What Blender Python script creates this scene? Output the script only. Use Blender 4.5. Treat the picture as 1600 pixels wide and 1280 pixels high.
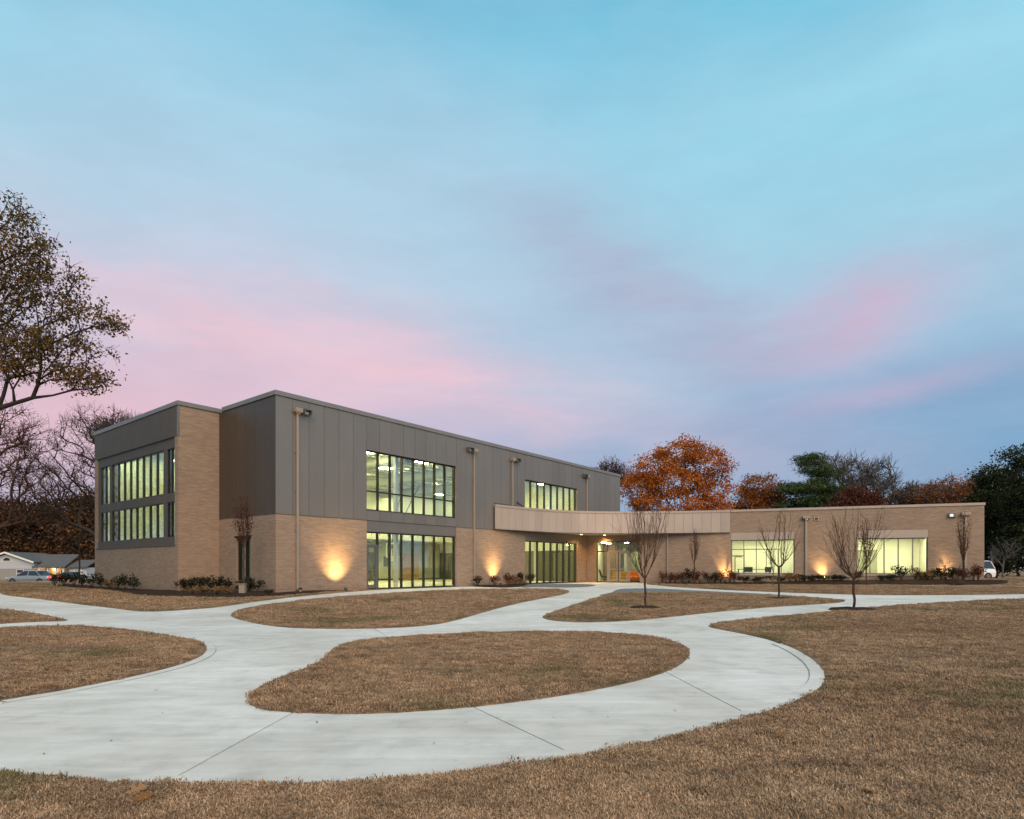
import bpy, bmesh, math, random
import numpy as np
from mathutils import Vector, Matrix, noise as mnoise
from mathutils.geometry import delaunay_2d_cdt

for o in list(bpy.data.objects):
    bpy.data.objects.remove(o)
S = bpy.context.scene
COL = S.collection
R = math.radians

# ------------------------------------------------------------------ camera
FPX, CX, HY, CAMH = 956.0, 800.0, 887.0, 1.10      # focal length in photo pixels, centre column, horizon row, eye height
cam = bpy.data.cameras.new('camera')
cam.sensor_width = 36.0
cam.lens = FPX / 1600 * 36
cam.shift_y = (HY - 640) / 1600
cam.clip_start, cam.clip_end = 0.05, 3000
camo = bpy.data.objects.new('camera', cam)
COL.objects.link(camo)
camo.location = (0, 0, CAMH)
camo.rotation_euler = (R(90), 0, 0)
S.camera = camo

# ------------------------------------------------------------------ sky
W = bpy.data.worlds.new('World')
S.world = W
W.use_nodes = True
nt = W.node_tree
nt.nodes.clear()
def N(t, **kw):
    n = nt.nodes.new(t)
    for k, v in kw.items(): setattr(n, k, v)
    return n
def L(a, b): nt.links.new(a, b)
def math_(op, a, b=None, clamp=False):
    n = N('ShaderNodeMath', operation=op, use_clamp=clamp)
    for i, v in enumerate((a, b)):
        if v is None: continue
        if isinstance(v, (int, float)): n.inputs[i].default_value = v
        else: L(v, n.inputs[i])
    return n.outputs[0]
def ramp(fac, stops, interp='EASE'):
    n = N('ShaderNodeValToRGB'); n.color_ramp.interpolation = interp
    e = n.color_ramp.elements
    while len(e) < len(stops): e.new(0.5)
    for el, (p, c) in zip(e, stops): el.position = p; el.color = (*c, 1) if len(c) == 3 else c
    L(fac, n.inputs[0]); return n.outputs[0]
def mixc(f, a, b, blend='MIX'):
    n = N('ShaderNodeMix', data_type='RGBA', blend_type=blend)
    if isinstance(f, (int, float)): n.inputs[0].default_value = f
    else: L(f, n.inputs[0])
    for i, v in ((6, a), (7, b)):
        if isinstance(v, tuple): n.inputs[i].default_value = (*v, 1)
        else: L(v, n.inputs[i])
    return n.outputs[2]
def lin(r, g, b):
    return tuple(((c / 255 + .055) / 1.055) ** 2.4 if c > 10 else c / 255 / 12.92 for c in (r, g, b))

SUN_DIR = Vector((0.35, -0.93, 0.88)).normalized()     # towards the afterglow, behind the camera
sun_el = math.asin(SUN_DIR.z)
sun_rot = math.atan2(SUN_DIR.x, SUN_DIR.y)
sky = N('ShaderNodeTexSky', sky_type='NISHITA', sun_disc=False)
sky.sun_elevation = sun_el; sky.sun_rotation = sun_rot
tc = N('ShaderNodeTexCoord')
sep = N('ShaderNodeSeparateXYZ'); L(tc.outputs['Generated'], sep.inputs[0])
zc = math_('MAXIMUM', sep.outputs[2], 0.0)
# clear dusk sky: by height above the horizon
clear = ramp(zc, [(0.0, lin(140, 168, 200)), (0.15, lin(120, 164, 199)), (0.28, lin(160, 196, 222)), (0.44, lin(164, 212, 232)),
                  (0.57, lin(150, 214, 236)), (0.67, lin(112, 195, 224)), (0.82, lin(74, 160, 201)), (1.0, lin(70, 150, 194))], 'LINEAR')
# slow drifting warp so that no cloud edge is a clean line
def noise(scale, detail, vec, rough=.5, dist=0.0):
    n = N('ShaderNodeTexNoise'); n.inputs['Scale'].default_value = scale; n.inputs['Detail'].default_value = detail
    n.inputs['Roughness'].default_value = rough; n.inputs['Distortion'].default_value = dist
    L(vec, n.inputs['Vector']); return n.outputs['Fac']
def mapping(loc=(0,0,0), rot=(0,0,0), scale=(1,1,1)):
    n = N('ShaderNodeMapping'); n.inputs['Location'].default_value = loc
    n.inputs['Rotation'].default_value = rot; n.inputs['Scale'].default_value = scale
    L(tc.outputs['Generated'], n.inputs['Vector']); return n.outputs[0]
def pxdir(x, y): return Vector(((x - CX) / FPX, 1, (HY - y) / FPX)).normalized()
warp = noise(2.2, 4, mapping((3.1, 1.7, .4)), .55)
warp2 = noise(6.5, 5, mapping((.3, 2.2, 5.4), (0, R(24), 0), (.55, 1, 2.2)), .6)
def band(p, q, width, w1, w2, shift=0.0):
    n = pxdir(*p).cross(pxdir(*q)).normalized()
    vm = N('ShaderNodeVectorMath', operation='DOT_PRODUCT'); L(tc.outputs['Generated'], vm.inputs[0]); vm.inputs[1].default_value = n
    d = vm.outputs['Value']
    d = math_('ADD', d, math_('MULTIPLY', math_('SUBTRACT', warp, .5), w1))
    d = math_('ADD', d, math_('MULTIPLY', math_('SUBTRACT', warp2, .5), w2))
    d = math_('DIVIDE', d, width)
    return math_('EXPONENT', math_('MULTIPLY', math_('MULTIPLY', d, d), -1.0))
def near(p, spread):
    v = pxdir(*p)
    vm = N('ShaderNodeVectorMath', operation='DOT_PRODUCT'); L(tc.outputs['Generated'], vm.inputs[0]); vm.inputs[1].default_value = v
    a = math_('SUBTRACT', 1.0, vm.outputs['Value'])
    return math_('EXPONENT', math_('MULTIPLY', a, -1.0 / spread))
lav = noise(1.5, 3, mapping((7.3, .6, 2.0), (0, R(28), 0), (.8, 1, 1.9)), .5)
col = clear
# wide mauve veil low in the left and the middle of the sky
m = math_('MULTIPLY', near((430, 680), .085), ramp(lav, [(.2, (.45,) * 3), (.65, (1,) * 3)]))
col = mixc(math_('MULTIPLY', m, .80), col, lin(219, 202, 223))
# pink band from upper left, sinking to the right behind the long roof
st1 = ramp(noise(4.6, 7, mapping((2.6, 9.1, 1.0), (0, R(27), 0), (.42, 1, 2.5)), .62, .5), [(.30, (.42,) * 3), (.64, (1,) * 3)])
b1 = math_('MULTIPLY', st1, math_('MULTIPLY', band((140, 430), (880, 640), .066, .10, .13), near((500, 560), .17)))
col = mixc(math_('MULTIPLY', b1, .98), col, lin(242, 202, 213))
b1b = math_('MULTIPLY', band((0, 650), (300, 640), .10, .05, .05), near((20, 680), .09))
col = mixc(math_('MULTIPLY', b1b, .85), col, lin(236, 190, 200))
# grey-mauve streak higher up towards the right
b2 = math_('MULTIPLY', band((760, 300), (1300, 640), .075, .10, .09), near((1060, 520), .06))
col = mixc(math_('MULTIPLY', math_('MULTIPLY', b2, st1), .95), col, lin(176, 180, 206))
# rosy patch and slate streak at the right
b3 = math_('MULTIPLY', band((1150, 560), (1500, 440), .06, .10, .09), near((1345, 490), .0065))
col = mixc(math_('MULTIPLY', math_('MULTIPLY', b3, st1), .85), col, lin(212, 178, 203))
b4 = math_('MULTIPLY', band((1050, 680), (1560, 600), .05, .06, .07), near((1420, 650), .05))
col = mixc(math_('MULTIPLY', b4, .42), col, lin(122, 154, 196))
b5 = math_('MULTIPLY', band((1290, 634), (1490, 588), .016, .03, .05), near((1395, 612), .008))
col = mixc(math_('MULTIPLY', b5, .42), col, lin(205, 178, 203))
# thin high wisps
wis = noise(3.4, 6, mapping((1.2, 4.4, 0), (0, R(26), 0), (.6, 1, 2.6)), .62, .3)
col = mixc(math_('MULTIPLY', ramp(wis, [(.44, (0,) * 3), (.74, (1,) * 3)]), .15), col, lin(208, 220, 234))
vary = noise(9.0, 4, mapping((0, 0, 3.0), (0, R(25), 0), (.5, 1, 2.0)), .6)
col = mixc(1.0, col, ramp(vary, [(.25, (.955, .955, .96)), (.75, (1.03, 1.03, 1.025))]), 'MULTIPLY')
bgA = N('ShaderNodeBackground'); L(col, bgA.inputs[0]); bgA.inputs[1].default_value = 0.97
bgB = N('ShaderNodeBackground'); L(sky.outputs[0], bgB.inputs[0]); bgB.inputs[1].default_value = 0.004
add = N('ShaderNodeAddShader'); L(bgA.outputs[0], add.inputs[0]); L(bgB.outputs[0], add.inputs[1])
wo = N('ShaderNodeOutputWorld'); L(add.outputs[0], wo.inputs[0])

# ------------------------------------------------------------------ sun (the afterglow) and exposure
sl = bpy.data.lights.new('sun', 'SUN'); sl.energy = 3.6; sl.angle = R(55); sl.color = (1.0, .77, .57)
so = bpy.data.objects.new('sun', sl); COL.objects.link(so)
so.rotation_euler = (-SUN_DIR).to_track_quat('-Z', 'Y').to_euler(); so.location = (0, -30, 40)
S.view_settings.view_transform = 'Standard'; S.view_settings.look = 'None'
S.view_settings.exposure = 0.0; S.view_settings.gamma = 1.0; S.view_settings.use_curve_mapping = False
S.render.engine = 'CYCLES'
S.cycles.use_denoising = True
S.cycles.max_bounces = 8; S.cycles.diffuse_bounces = 3; S.cycles.glossy_bounces = 3
S.cycles.transparent_max_bounces = 16; S.cycles.caustics_reflective = False; S.cycles.caustics_refractive = False
S.cycles.sample_clamp_indirect = 4.0

# ------------------------------------------------------------------ materials
MATS = {}
class MT:
    """a small wrapper round one node material"""
    def __init__(s, name):
        s.m = bpy.data.materials.new(name); s.m.use_nodes = True; s.t = s.m.node_tree
        s.b = s.t.nodes['Principled BSDF']; s.out = s.t.nodes['Material Output']; MATS[name] = s.m
    def n(s, t, **kw):
        x = s.t.nodes.new(t)
        for k, v in kw.items(): setattr(x, k, v)
        return x
    def l(s, a, b): s.t.links.new(a, b)
    def noise(s, vec, scale, detail=3, rough=.5, dist=0):
        x = s.n('ShaderNodeTexNoise'); x.inputs['Scale'].default_value = scale; x.inputs['Detail'].default_value = detail
        x.inputs['Roughness'].default_value = rough; x.inputs['Distortion'].default_value = dist
        s.l(vec, x.inputs['Vector']); return x.outputs['Fac']
    def map(s, vec, scale=(1,1,1), loc=(0,0,0), rot=(0,0,0)):
        x = s.n('ShaderNodeMapping'); x.inputs['Scale'].default_value = scale; x.inputs['Location'].default_value = loc; x.inputs['Rotation'].default_value = rot
        s.l(vec, x.inputs['Vector']); return x.outputs[0]
    def ramp(s, fac, stops, interp='LINEAR'):
        x = s.n('ShaderNodeValToRGB'); x.color_ramp.interpolation = interp; e = x.color_ramp.elements
        while len(e) < len(stops): e.new(.5)
        for el, (p, c) in zip(e, stops):
            el.position = p; el.color = (c, c, c, 1) if isinstance(c, (int, float)) else (*c, 1)
        s.l(fac, x.inputs[0]); return x.outputs[0]
    def mix(s, f, a, b, blend='MIX'):
        x = s.n('ShaderNodeMix', data_type='RGBA', blend_type=blend)
        if isinstance(f, (int, float)): x.inputs[0].default_value = f
        else: s.l(f, x.inputs[0])
        for i, v in ((6, a), (7, b)):
            if isinstance(v, tuple): x.inputs[i].default_value = (*v, 1)
            else: s.l(v, x.inputs[i])
        return x.outputs[2]
    def pos(s): return s.n('ShaderNodeNewGeometry').outputs['Position']
    def obj(s): return s.n('ShaderNodeTexCoord').outputs['Object']
    def uv(s): return s.n('ShaderNodeTexCoord').outputs['UV']
    def rnd(s): return s.n('ShaderNodeObjectInfo').outputs['Random']
    def color(s, c):
        if isinstance(c, tuple): s.b.inputs['Base Color'].default_value = (*c, 1)
        else: s.l(c, s.b.inputs['Base Color'])
    def rough(s, v):
        if isinstance(v, (int, float)): s.b.inputs['Roughness'].default_value = v
        else: s.l(v, s.b.inputs['Roughness'])
    def bump(s, h, strength=.3, dist=.01):
        x = s.n('ShaderNodeBump'); x.inputs['Strength'].default_value = strength; x.inputs['Distance'].default_value = dist
        s.l(h, x.inputs['Height']); s.l(x.outputs[0], s.b.inputs['Normal'])
    def spec(s, v): s.b.inputs['Specular IOR Level'].default_value = v

def plain(name, c, rough=.6, metal=0.0, var=.06, scale=6.0, spec=.5):
    m = MT(name); p = m.obj(); f = m.noise(p, scale, 4, .6)
    m.color(m.mix(1.0, c, m.ramp(f, [(.3, 1 - var), (.7, 1 + var)]), 'MULTIPLY'))
    m.rough(rough); m.b.inputs['Metallic'].default_value = metal; m.spec(spec)
    return m.m

def brick_mat():
    m = MT('tan_brick'); uv = m.uv()
    bt = m.n('ShaderNodeTexBrick'); m.l(uv, bt.inputs['Vector'])
    bt.offset = .5; bt.inputs['Scale'].default_value = 1.0
    bt.inputs['Brick Width'].default_value = .30; bt.inputs['Row Height'].default_value = .068
    bt.inputs['Mortar Size'].default_value = .005; bt.inputs['Mortar Smooth'].default_value = .3; bt.inputs['Bias'].default_value = -.1
    bt.inputs['Color1'].default_value = (.325, .226, .160, 1); bt.inputs['Color2'].default_value = (.250, .173, .122, 1)
    bt.inputs['Mortar'].default_value = (.28, .208, .155, 1)
    st = m.noise(m.map(uv, (1.1, 14.6, 1)), 1.0, 4, .6, .0)
    c = m.mix(1.0, bt.outputs['Color'], m.ramp(st, [(.30, .93), (.52, 1.0), (.74, 1.07)]), 'MULTIPLY')
    c = m.mix(1.0, c, m.ramp(m.noise(uv, .45, 4, .6), [(.3, .92), (.7, 1.07)]), 'MULTIPLY')
    sp = m.noise(m.map(uv, (3.3, 14.7, 1)), 1.0, 1, .3)
    c = m.mix(m.ramp(sp, [(.66, 0.0), (.72, .5)]), c, (.38, .29, .225))
    damp = m.n('ShaderNodeSeparateXYZ'); m.l(m.map(uv, (1, 1, 1)), damp.inputs[0])
    wv = m.n('ShaderNodeMath', operation='ADD'); m.l(damp.outputs[1], wv.inputs[0]); m.l(m.noise(m.map(uv, (1.5, .3, 1)), 1.0, 4, .6), wv.inputs[1])
    c = m.mix(1.0, c, m.ramp(wv.outputs[0], [(.45, .80), (.85, 1.0)]), 'MULTIPLY')
    m.color(c); m.rough(.85); m.spec(.25)
    m.bump(bt.outputs['Fac'], -.2, .003)
brick_mat()

def metal_mat(name, c, rough, metal, spec=.5):
    m = MT(name); p = m.obj(); g = m.pos()
    tone = m.ramp(m.rnd(), [(0, .94), (1, 1.06)])
    st = m.noise(m.map(g, (.7, .7, .35)), 1.1, 4, .55)
    c2 = m.mix(1.0, m.mix(1.0, c, tone, 'MULTIPLY'), m.ramp(st, [(.3, .94), (.7, 1.06)]), 'MULTIPLY')
    m.color(c2); m.rough(m.ramp(m.noise(g, 2.0, 3), [(.3, rough - .04), (.7, rough + .05)]))
    m.b.inputs['Metallic'].default_value = metal; m.spec(spec)
    m.bump(m.noise(m.map(g, (1, 1, .6)), .8, 1, .3), .04, .05)
    return m.m
metal_mat('bronze_metal', (.220, .188, .163), .34, .40)
metal_mat('dark_bronze_metal', (.105, .088, .074), .55, .0, .18)
metal_mat('brown_reflection_metal', (.085, .062, .046), .36, .15, .35)  # bronze cladding of the left return, brown reflection toned into its base colour
metal_mat('champagne_metal', (.44, .34, .275), .42, .2)
metal_mat('coping_metal', (.245, .212, .190), .38, .4)
plain('downspout_metal', (.37, .29, .225), .42, .3, .05, 3)
plain('window_frame_metal', (.030, .029, .026), .4, .5, .05, 3)
plain('alu_frame_metal', (.16, .155, .15), .42, .5, .05, 3)
plain('door_frame_metal', (.42, .34, .28), .42, .4, .05, 3)
plain('dark_rubber', (.02, .02, .02), .7)
plain('backing', (.05, .048, .045), .8)
plain('soffit_white', (.50, .47, .40), .7)
plain('roof_membrane', (.30, .29, .28), .9)

def glass_mat(name, tint, refl=1.0):
    m = MT(name); t = m.t; t.nodes.remove(m.b)
    tr = m.n('ShaderNodeBsdfTransparent'); tr.inputs[0].default_value = (*tint, 1)
    gl = m.n('ShaderNodeBsdfGlossy'); gl.inputs['Roughness'].default_value = .015; gl.inputs[0].default_value = (1, 1, 1, 1)
    fr = m.n('ShaderNodeFresnel'); fr.inputs[0].default_value = 1.52
    mu = m.n('ShaderNodeMath', operation='MULTIPLY', use_clamp=True); m.l(fr.outputs[0], mu.inputs[0]); mu.inputs[1].default_value = refl
    mx = m.n('ShaderNodeMixShader'); m.l(mu.outputs[0], mx.inputs[0]); m.l(tr.outputs[0], mx.inputs[1]); m.l(gl.outputs[0], mx.inputs[2])
    bp = m.n('ShaderNodeBump'); bp.inputs['Strength'].default_value = .012; bp.inputs['Distance'].default_value = .2
    m.l(m.noise(m.pos(), .9, 2), bp.inputs['Height']); m.l(bp.outputs[0], gl.inputs['Normal'])
    m.l(mx.outputs[0], m.out.inputs[0])
    return m.m
glass_mat('clear_glass', (.95, .97, .93), .45)
glass_mat('coated_glass', (.93, .96, .90), .6)
glass_mat('car_glass', (.10, .11, .12), 2.0)

def emit(name, c, s):
    m = MT(name); t = m.t; t.nodes.remove(m.b)
    e = m.n('ShaderNodeEmission'); e.inputs[0].default_value = (*c, 1); e.inputs[1].default_value = s
    m.l(e.outputs[0], m.out.inputs[0]); return m.m
LAMPC = (1.0, .98, .47)
emit('gym_lamp', LAMPC, 112.0)
emit('hall_lamp', (.90, 1.0, .45), 42.0)
emit('room_lamp', (1.0, .97, .56), 46.0)
emit('lobby_lamp', (1.0, .93, .52), 75.0)
emit('warm_lamp', (1.0, .55, .18), 30.0)
emit('wash_lamp', (1.0, .58, .22), 8.0)
emit('porch_lamp', (1.0, .55, .18), 12.0)
emit('tail_lamp', (1.0, .05, .04), 5.0)
emit('pack_lamp', (1.0, .92, .82), 1.2)

plain('paint_white', (.74, .74, .66), .7, 0, .03, 2)
plain('paint_sage', (.34, .35, .27), .7, 0, .03, 2)
plain('paint_dark', (.075, .075, .062), .7, 0, .05, 2)
plain('joist_paint', (.40, .40, .34), .6, 0, .04, 3)
plain('gym_floor', (.62, .58, .44), .35, 0, .05, 3)
plain('wood_trim', (.34, .20, .09), .55, 0, .15, 4)
plain('orange_fabric', (.70, .15, .02), .85, 0, .08, 9)
plain('mustard_fabric', (.55, .30, .04), .85, 0, .08, 9)
plain('dark_fabric', (.03, .035, .025), .8)
plain('pale_wood', (.50, .38, .22), .5, 0, .1, 5)
plain('black_paint', (.02, .02, .02), .5)
plain('hoop_orange', (.75, .16, .02), .45)
plain('net_white', (.75, .75, .70), .8)

def concrete_mat():
    m = MT('path_concrete'); p = m.pos()
    a = m.noise(p, .55, 5, .6, .4); b = m.noise(m.map(p, (1, 1, 1), (4, 2, 0)), 3.2, 6, .65); f = m.noise(p, 90, 3, .6)
    sw = m.noise(m.map(p, (.9, 6.0, 1), rot=(0, 0, R(-14))), 1.5, 4, .55, .5)
    tone = m.ramp(m.rnd(), [(0, .95), (1, 1.05)])
    c = m.mix(m.ramp(a, [(.34, 0.0), (.64, 1.0)]), (.490, .455, .402), (.635, .612, .570))
    c = m.mix(1.0, c, m.ramp(b, [(.28, .82), (.5, 1.0), (.75, 1.07)]), 'MULTIPLY')
    c = m.mix(1.0, c, m.ramp(sw, [(.30, .89), (.70, 1.07)]), 'MULTIPLY')
    c = m.mix(1.0, c, m.ramp(f, [(.3, .95), (.7, 1.04)]), 'MULTIPLY')
    c = m.mix(1.0, c, tone, 'MULTIPLY')
    spot = m.noise(p, 7.0, 2, .5)
    c = m.mix(m.ramp(spot, [(.71, 0.0), (.78, .45)]), c, (.30, .26, .21))
    m.color(c); m.rough(.82); m.spec(.3); m.bump(m.noise(m.map(p, (1, 6, 1)), 60, 3), .25, .002)
concrete_mat()
plain('groove_shade', (.36, .335, .30), .95, 0, .2, 6)  # darker concrete tone, painting the shade of the path's edge groove
plain('joint_dirt', (.23, .205, .175), .95, 0, .3, 6)

def soil_mat(name, c1, c2, scale):
    m = MT(name); p = m.pos()
    f = m.noise(p, scale, 6, .7); g = m.noise(p, scale * .12, 3)
    c = m.mix(m.ramp(f, [(.3, 0.0), (.7, 1.0)]), c1, c2)
    c = m.mix(1.0, c, m.ramp(g, [(.3, .8), (.7, 1.2)]), 'MULTIPLY')
    m.color(c); m.rough(.95); m.spec(.1); m.bump(f, .8, .04)
soil_mat('mulch', (.016, .011, .008), (.062, .038, .024), 26)
soil_mat('gravel_grey', (.13, .135, .14), (.22, .225, .23), 40)
soil_mat('asphalt', (.042, .042, .044), (.060, .058, .058), 30)

def grass_tone(m, p):
    """the lawn's own colour by place: straw, russet and a few green patches"""
    big = m.noise(p, .33, 4, .6, .5); mid = m.noise(m.map(p, (1, 1.7, 1), (8, 3, 0)), 1.7, 5, .65); gr = m.noise(m.map(p, (1, 1, 1), (31, 12, 0)), .42, 3, .55)
    c = m.mix(m.ramp(big, [(.32, 0.0), (.68, 1.0)]), (.285, .186, .118), (.375, .262, .172))
    c = m.mix(1.0, c, m.ramp(mid, [(.28, .62), (.5, 1.0), (.74, 1.24)]), 'MULTIPLY')
    fine = m.noise(m.map(p, (1, 1.4, 1), (3, 7, 0)), 6.5, 4, .6)
    c = m.mix(1.0, c, m.ramp(fine, [(.28, .70), (.5, 1.0), (.72, 1.20)]), 'MULTIPLY')
    return m.mix(m.ramp(gr, [(.55, 0.0), (.66, .62)]), c, (.120, .120, .052))
def lawn_mat():
    m = MT('dry_lawn'); p = m.pos(); c = grass_tone(m, p)
    f = m.noise(m.map(p, (1, 2.2, 1)), 22, 6, .72)
    c = m.mix(1.0, c, m.ramp(f, [(.30, .42), (.52, .86), (.74, 1.2)]), 'MULTIPLY')
    m.color(c); m.rough(.95); m.spec(.05); m.bump(f, .9, .05)
lawn_mat()
def blade_mat():
    m = MT('grass_blade'); p = m.pos(); c = grass_tone(m, p)
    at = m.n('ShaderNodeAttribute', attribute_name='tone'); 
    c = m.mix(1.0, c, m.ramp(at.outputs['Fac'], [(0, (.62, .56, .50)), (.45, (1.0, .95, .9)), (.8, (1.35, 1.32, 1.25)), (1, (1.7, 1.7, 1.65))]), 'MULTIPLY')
    c = m.mix(1.0, c, m.ramp(m.rnd(), [(0, .80), (1, 1.20)]), 'MULTIPLY')
    m.color(c); m.rough(.8); m.spec(.15)
blade_mat()

def leaf_mat(name, stops, transl=.35):
    m = MT(name); t = m.t; t.nodes.remove(m.b)
    at = m.n('ShaderNodeAttribute', attribute_name='tone')
    c = m.ramp(at.outputs['Fac'], stops)
    d = m.n('ShaderNodeBsdfDiffuse'); tr = m.n('ShaderNodeBsdfTranslucent'); mx = m.n('ShaderNodeMixShader'); mx.inputs[0].default_value = transl
    m.l(c, d.inputs[0]); m.l(c, tr.inputs[0]); m.l(d.outputs[0], mx.inputs[1]); m.l(tr.outputs[0], mx.inputs[2]); m.l(mx.outputs[0], m.out.inputs[0])
leaf_mat('maple_leaf', [(0, (.20, .050, .014)), (.35, (.40, .110, .022)), (.7, (.56, .185, .034)), (1, (.64, .28, .065))])
leaf_mat('russet_leaf', [(0, (.14, .042, .018)), (.5, (.30, .105, .036)), (1, (.40, .17, .055))])
leaf_mat('oxblood_leaf', [(0, (.06, .022, .016)), (.5, (.135, .046, .030)), (1, (.19, .075, .045))])
leaf_mat('oak_leaf', [(0, (.060, .048, .018)), (.4, (.130, .092, .032)), (.75, (.21, .125, .042)), (1, (.36, .165, .045))])
leaf_mat('pine_needle', [(0, (.026, .042, .020)), (.5, (.062, .090, .036)), (1, (.115, .145, .060))], .15)
leaf_mat('evergreen_leaf', [(0, (.018, .027, .014)), (.6, (.042, .052, .024)), (.9, (.075, .075, .034)), (1, (.14, .075, .035))], .2)
leaf_mat('brown_leaf', [(0, (.042, .028, .020)), (.6, (.105, .058, .032)), (.92, (.18, .088, .038)), (1, (.28, .13, .04))], .2)
leaf_mat('bud_twig_leaf', [(0, (.09, .045, .036)), (.6, (.16, .080, .055)), (1, (.24, .12, .07))], .3)
leaf_mat('shrub_leaf', [(0, (.014, .018, .012)), (.6, (.034, .036, .020)), (1, (.075, .055, .032))], .2)
leaf_mat('red_shrub_leaf', [(0, (.05, .014, .012)), (.6, (.115, .030, .022)), (1, (.19, .075, .035))], .25)
leaf_mat('tan_shrub_leaf', [(0, (.12, .065, .030)), (.6, (.23, .125, .055)), (1, (.34, .20, .09))], .25)
leaf_mat('fallen_leaf', [(0, (.13, .060, .026)), (.5, (.24, .115, .045)), (1, (.42, .27, .15))], .2)
def bark(name, a, b):
    m = MT(name); p = m.obj(); f = m.noise(m.map(p, (6, 6, 1.2)), 3, 5, .7)
    m.color(m.mix(f, a, b)); m.rough(.95); m.spec(.1); m.bump(f, .6, .02)
bark('dark_bark', (.022, .017, .014), (.060, .047, .038))
bark('grey_bark', (.075, .066, .060), (.150, .132, .118))
bark('red_bark', (.050, .026, .019), (.105, .058, .042))
# ------------------------------------------------------------------ helpers
def tagit(o, label=None, cat=None, group=None, kind=None):
    if label: o['label'] = label
    if cat: o['category'] = cat
    if group: o['group'] = group
    if kind: o['kind'] = kind
    return o
def thing(name, label, cat, loc=(0, 0, 0), group=None, rz=0.0):
    o = bpy.data.objects.new(name, None); COL.objects.link(o)
    o.location = loc; o.rotation_euler = (0, 0, rz); o.empty_display_size = .3
    return tagit(o, label, cat, group)
def root_loc(p):
    v = Vector((0, 0, 0))
    while p is not None:
        v += Vector(p.location); p = p.parent
    return v
def link(name, me, mat, parent=None):
    o = bpy.data.objects.new(name, me); COL.objects.link(o)
    if mat is not None and not me.materials:
        me.materials.append(MATS[mat] if isinstance(mat, str) else mat)
    if parent is not None: o.parent = parent
    return o
class Fr:
    """a wall's own frame: along the wall (t), out of it (o), up (z)"""
    def __init__(s, O, d, n):
        s.O = Vector((O[0], O[1], 0)); s.d = Vector((d[0], d[1], 0)).normalized(); s.n = Vector((n[0], n[1], 0)).normalized()
    def P(s, t, o=0.0, z=0.0): return s.O + s.d * t + s.n * o + Vector((0, 0, z))
    def t(s, px):
        r = (px - CX) / FPX
        return (r * s.O.y - s.O.x) / (s.d.x - r * s.d.y)
    def z(s, px, py):
        return CAMH + (HY - py) / FPX * s.P(s.t(px)).y
WORLD = Fr((0, 0), (1, 0), (0, 1))
class MB:
    def __init__(s): s.v = []; s.f = []; s.uv = None
    def add(s, vs, fs):
        k = len(s.v); s.v += [tuple(v) for v in vs]; s.f += [tuple(i + k for i in f) for f in fs]; return s
    def box(s, fr, t0, t1, o0, o1, z0, z1):
        vs = [fr.P(t, o, z) for z in (z0, z1) for o in (o0, o1) for t in (t0, t1)]
        return s.add(vs, [(0, 1, 3, 2), (4, 6, 7, 5), (0, 4, 5, 1), (2, 3, 7, 6), (0, 2, 6, 4), (1, 5, 7, 3)])
    def hexa(s, a, b):
        """box between two quads"""
        return s.add(list(a) + list(b), [(0, 1, 2, 3), (4, 5, 6, 7), (0, 1, 5, 4), (1, 2, 6, 5), (2, 3, 7, 6), (3, 0, 4, 7)])
    def tube(s, p, q, r0, r1=None, n=8, cap=True):
        p = Vector(p); q = Vector(q); r1 = r0 if r1 is None else r1
        a = (q - p).normalized(); u = a.orthogonal().normalized(); w = a.cross(u); k = len(s.v)
        vs = []
        for c, r in ((p, r0), (q, r1)):
            for i in range(n):
                x = 2 * math.pi * i / n; vs.append(c + u * math.cos(x) * r + w * math.sin(x) * r)
        fs = [(i, (i + 1) % n, n + (i + 1) % n, n + i) for i in range(n)]
        if cap: fs += [tuple(range(n))[::-1], tuple(range(n, 2 * n))]
        return s.add(vs, fs)
    def lathe(s, c, prof, n=12):
        c = Vector(c); vs = []
        for r, z in prof:
            for i in range(n):
                x = 2 * math.pi * i / n; vs.append(c + Vector((math.cos(x) * r, math.sin(x) * r, z)))
        fs = []
        for j in range(len(prof) - 1):
            for i in range(n):
                fs.append((j * n + i, j * n + (i + 1) % n, (j + 1) * n + (i + 1) % n, (j + 1) * n + i))
        fs.append(tuple(range(n))[::-1]); fs.append(tuple((len(prof) - 1) * n + i for i in range(n)))
        return s.add(vs, fs)
    def mesh(s, name, origin=None, bevel=0, recalc=True):
        me = bpy.data.meshes.new(name)
        o = origin if origin is not None else Vector((0, 0, 0))
        me.from_pydata([(v[0] - o[0], v[1] - o[1], v[2] - o[2]) for v in s.v], [], s.f)
        if s.uv:
            lay = me.uv_layers.new(name='UVMap')
            k = 0
            for uvs in s.uv:
                for c in uvs: lay.data[k].uv = c; k += 1
        bm = bmesh.new(); bm.from_mesh(me)
        if recalc: bmesh.ops.recalc_face_normals(bm, faces=bm.faces)
        if bevel: bmesh.ops.bevel(bm, geom=list(bm.edges), offset=bevel, segments=1, affect='EDGES', profile=.5)
        bm.to_mesh(me); bm.free()
        return me
    def build(s, name, mat, parent=None, bevel=0, recalc=True, origin=None):
        org = root_loc(parent) if origin is None else origin
        return link(name, s.mesh(name, org, bevel, recalc), mat, parent)
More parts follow.
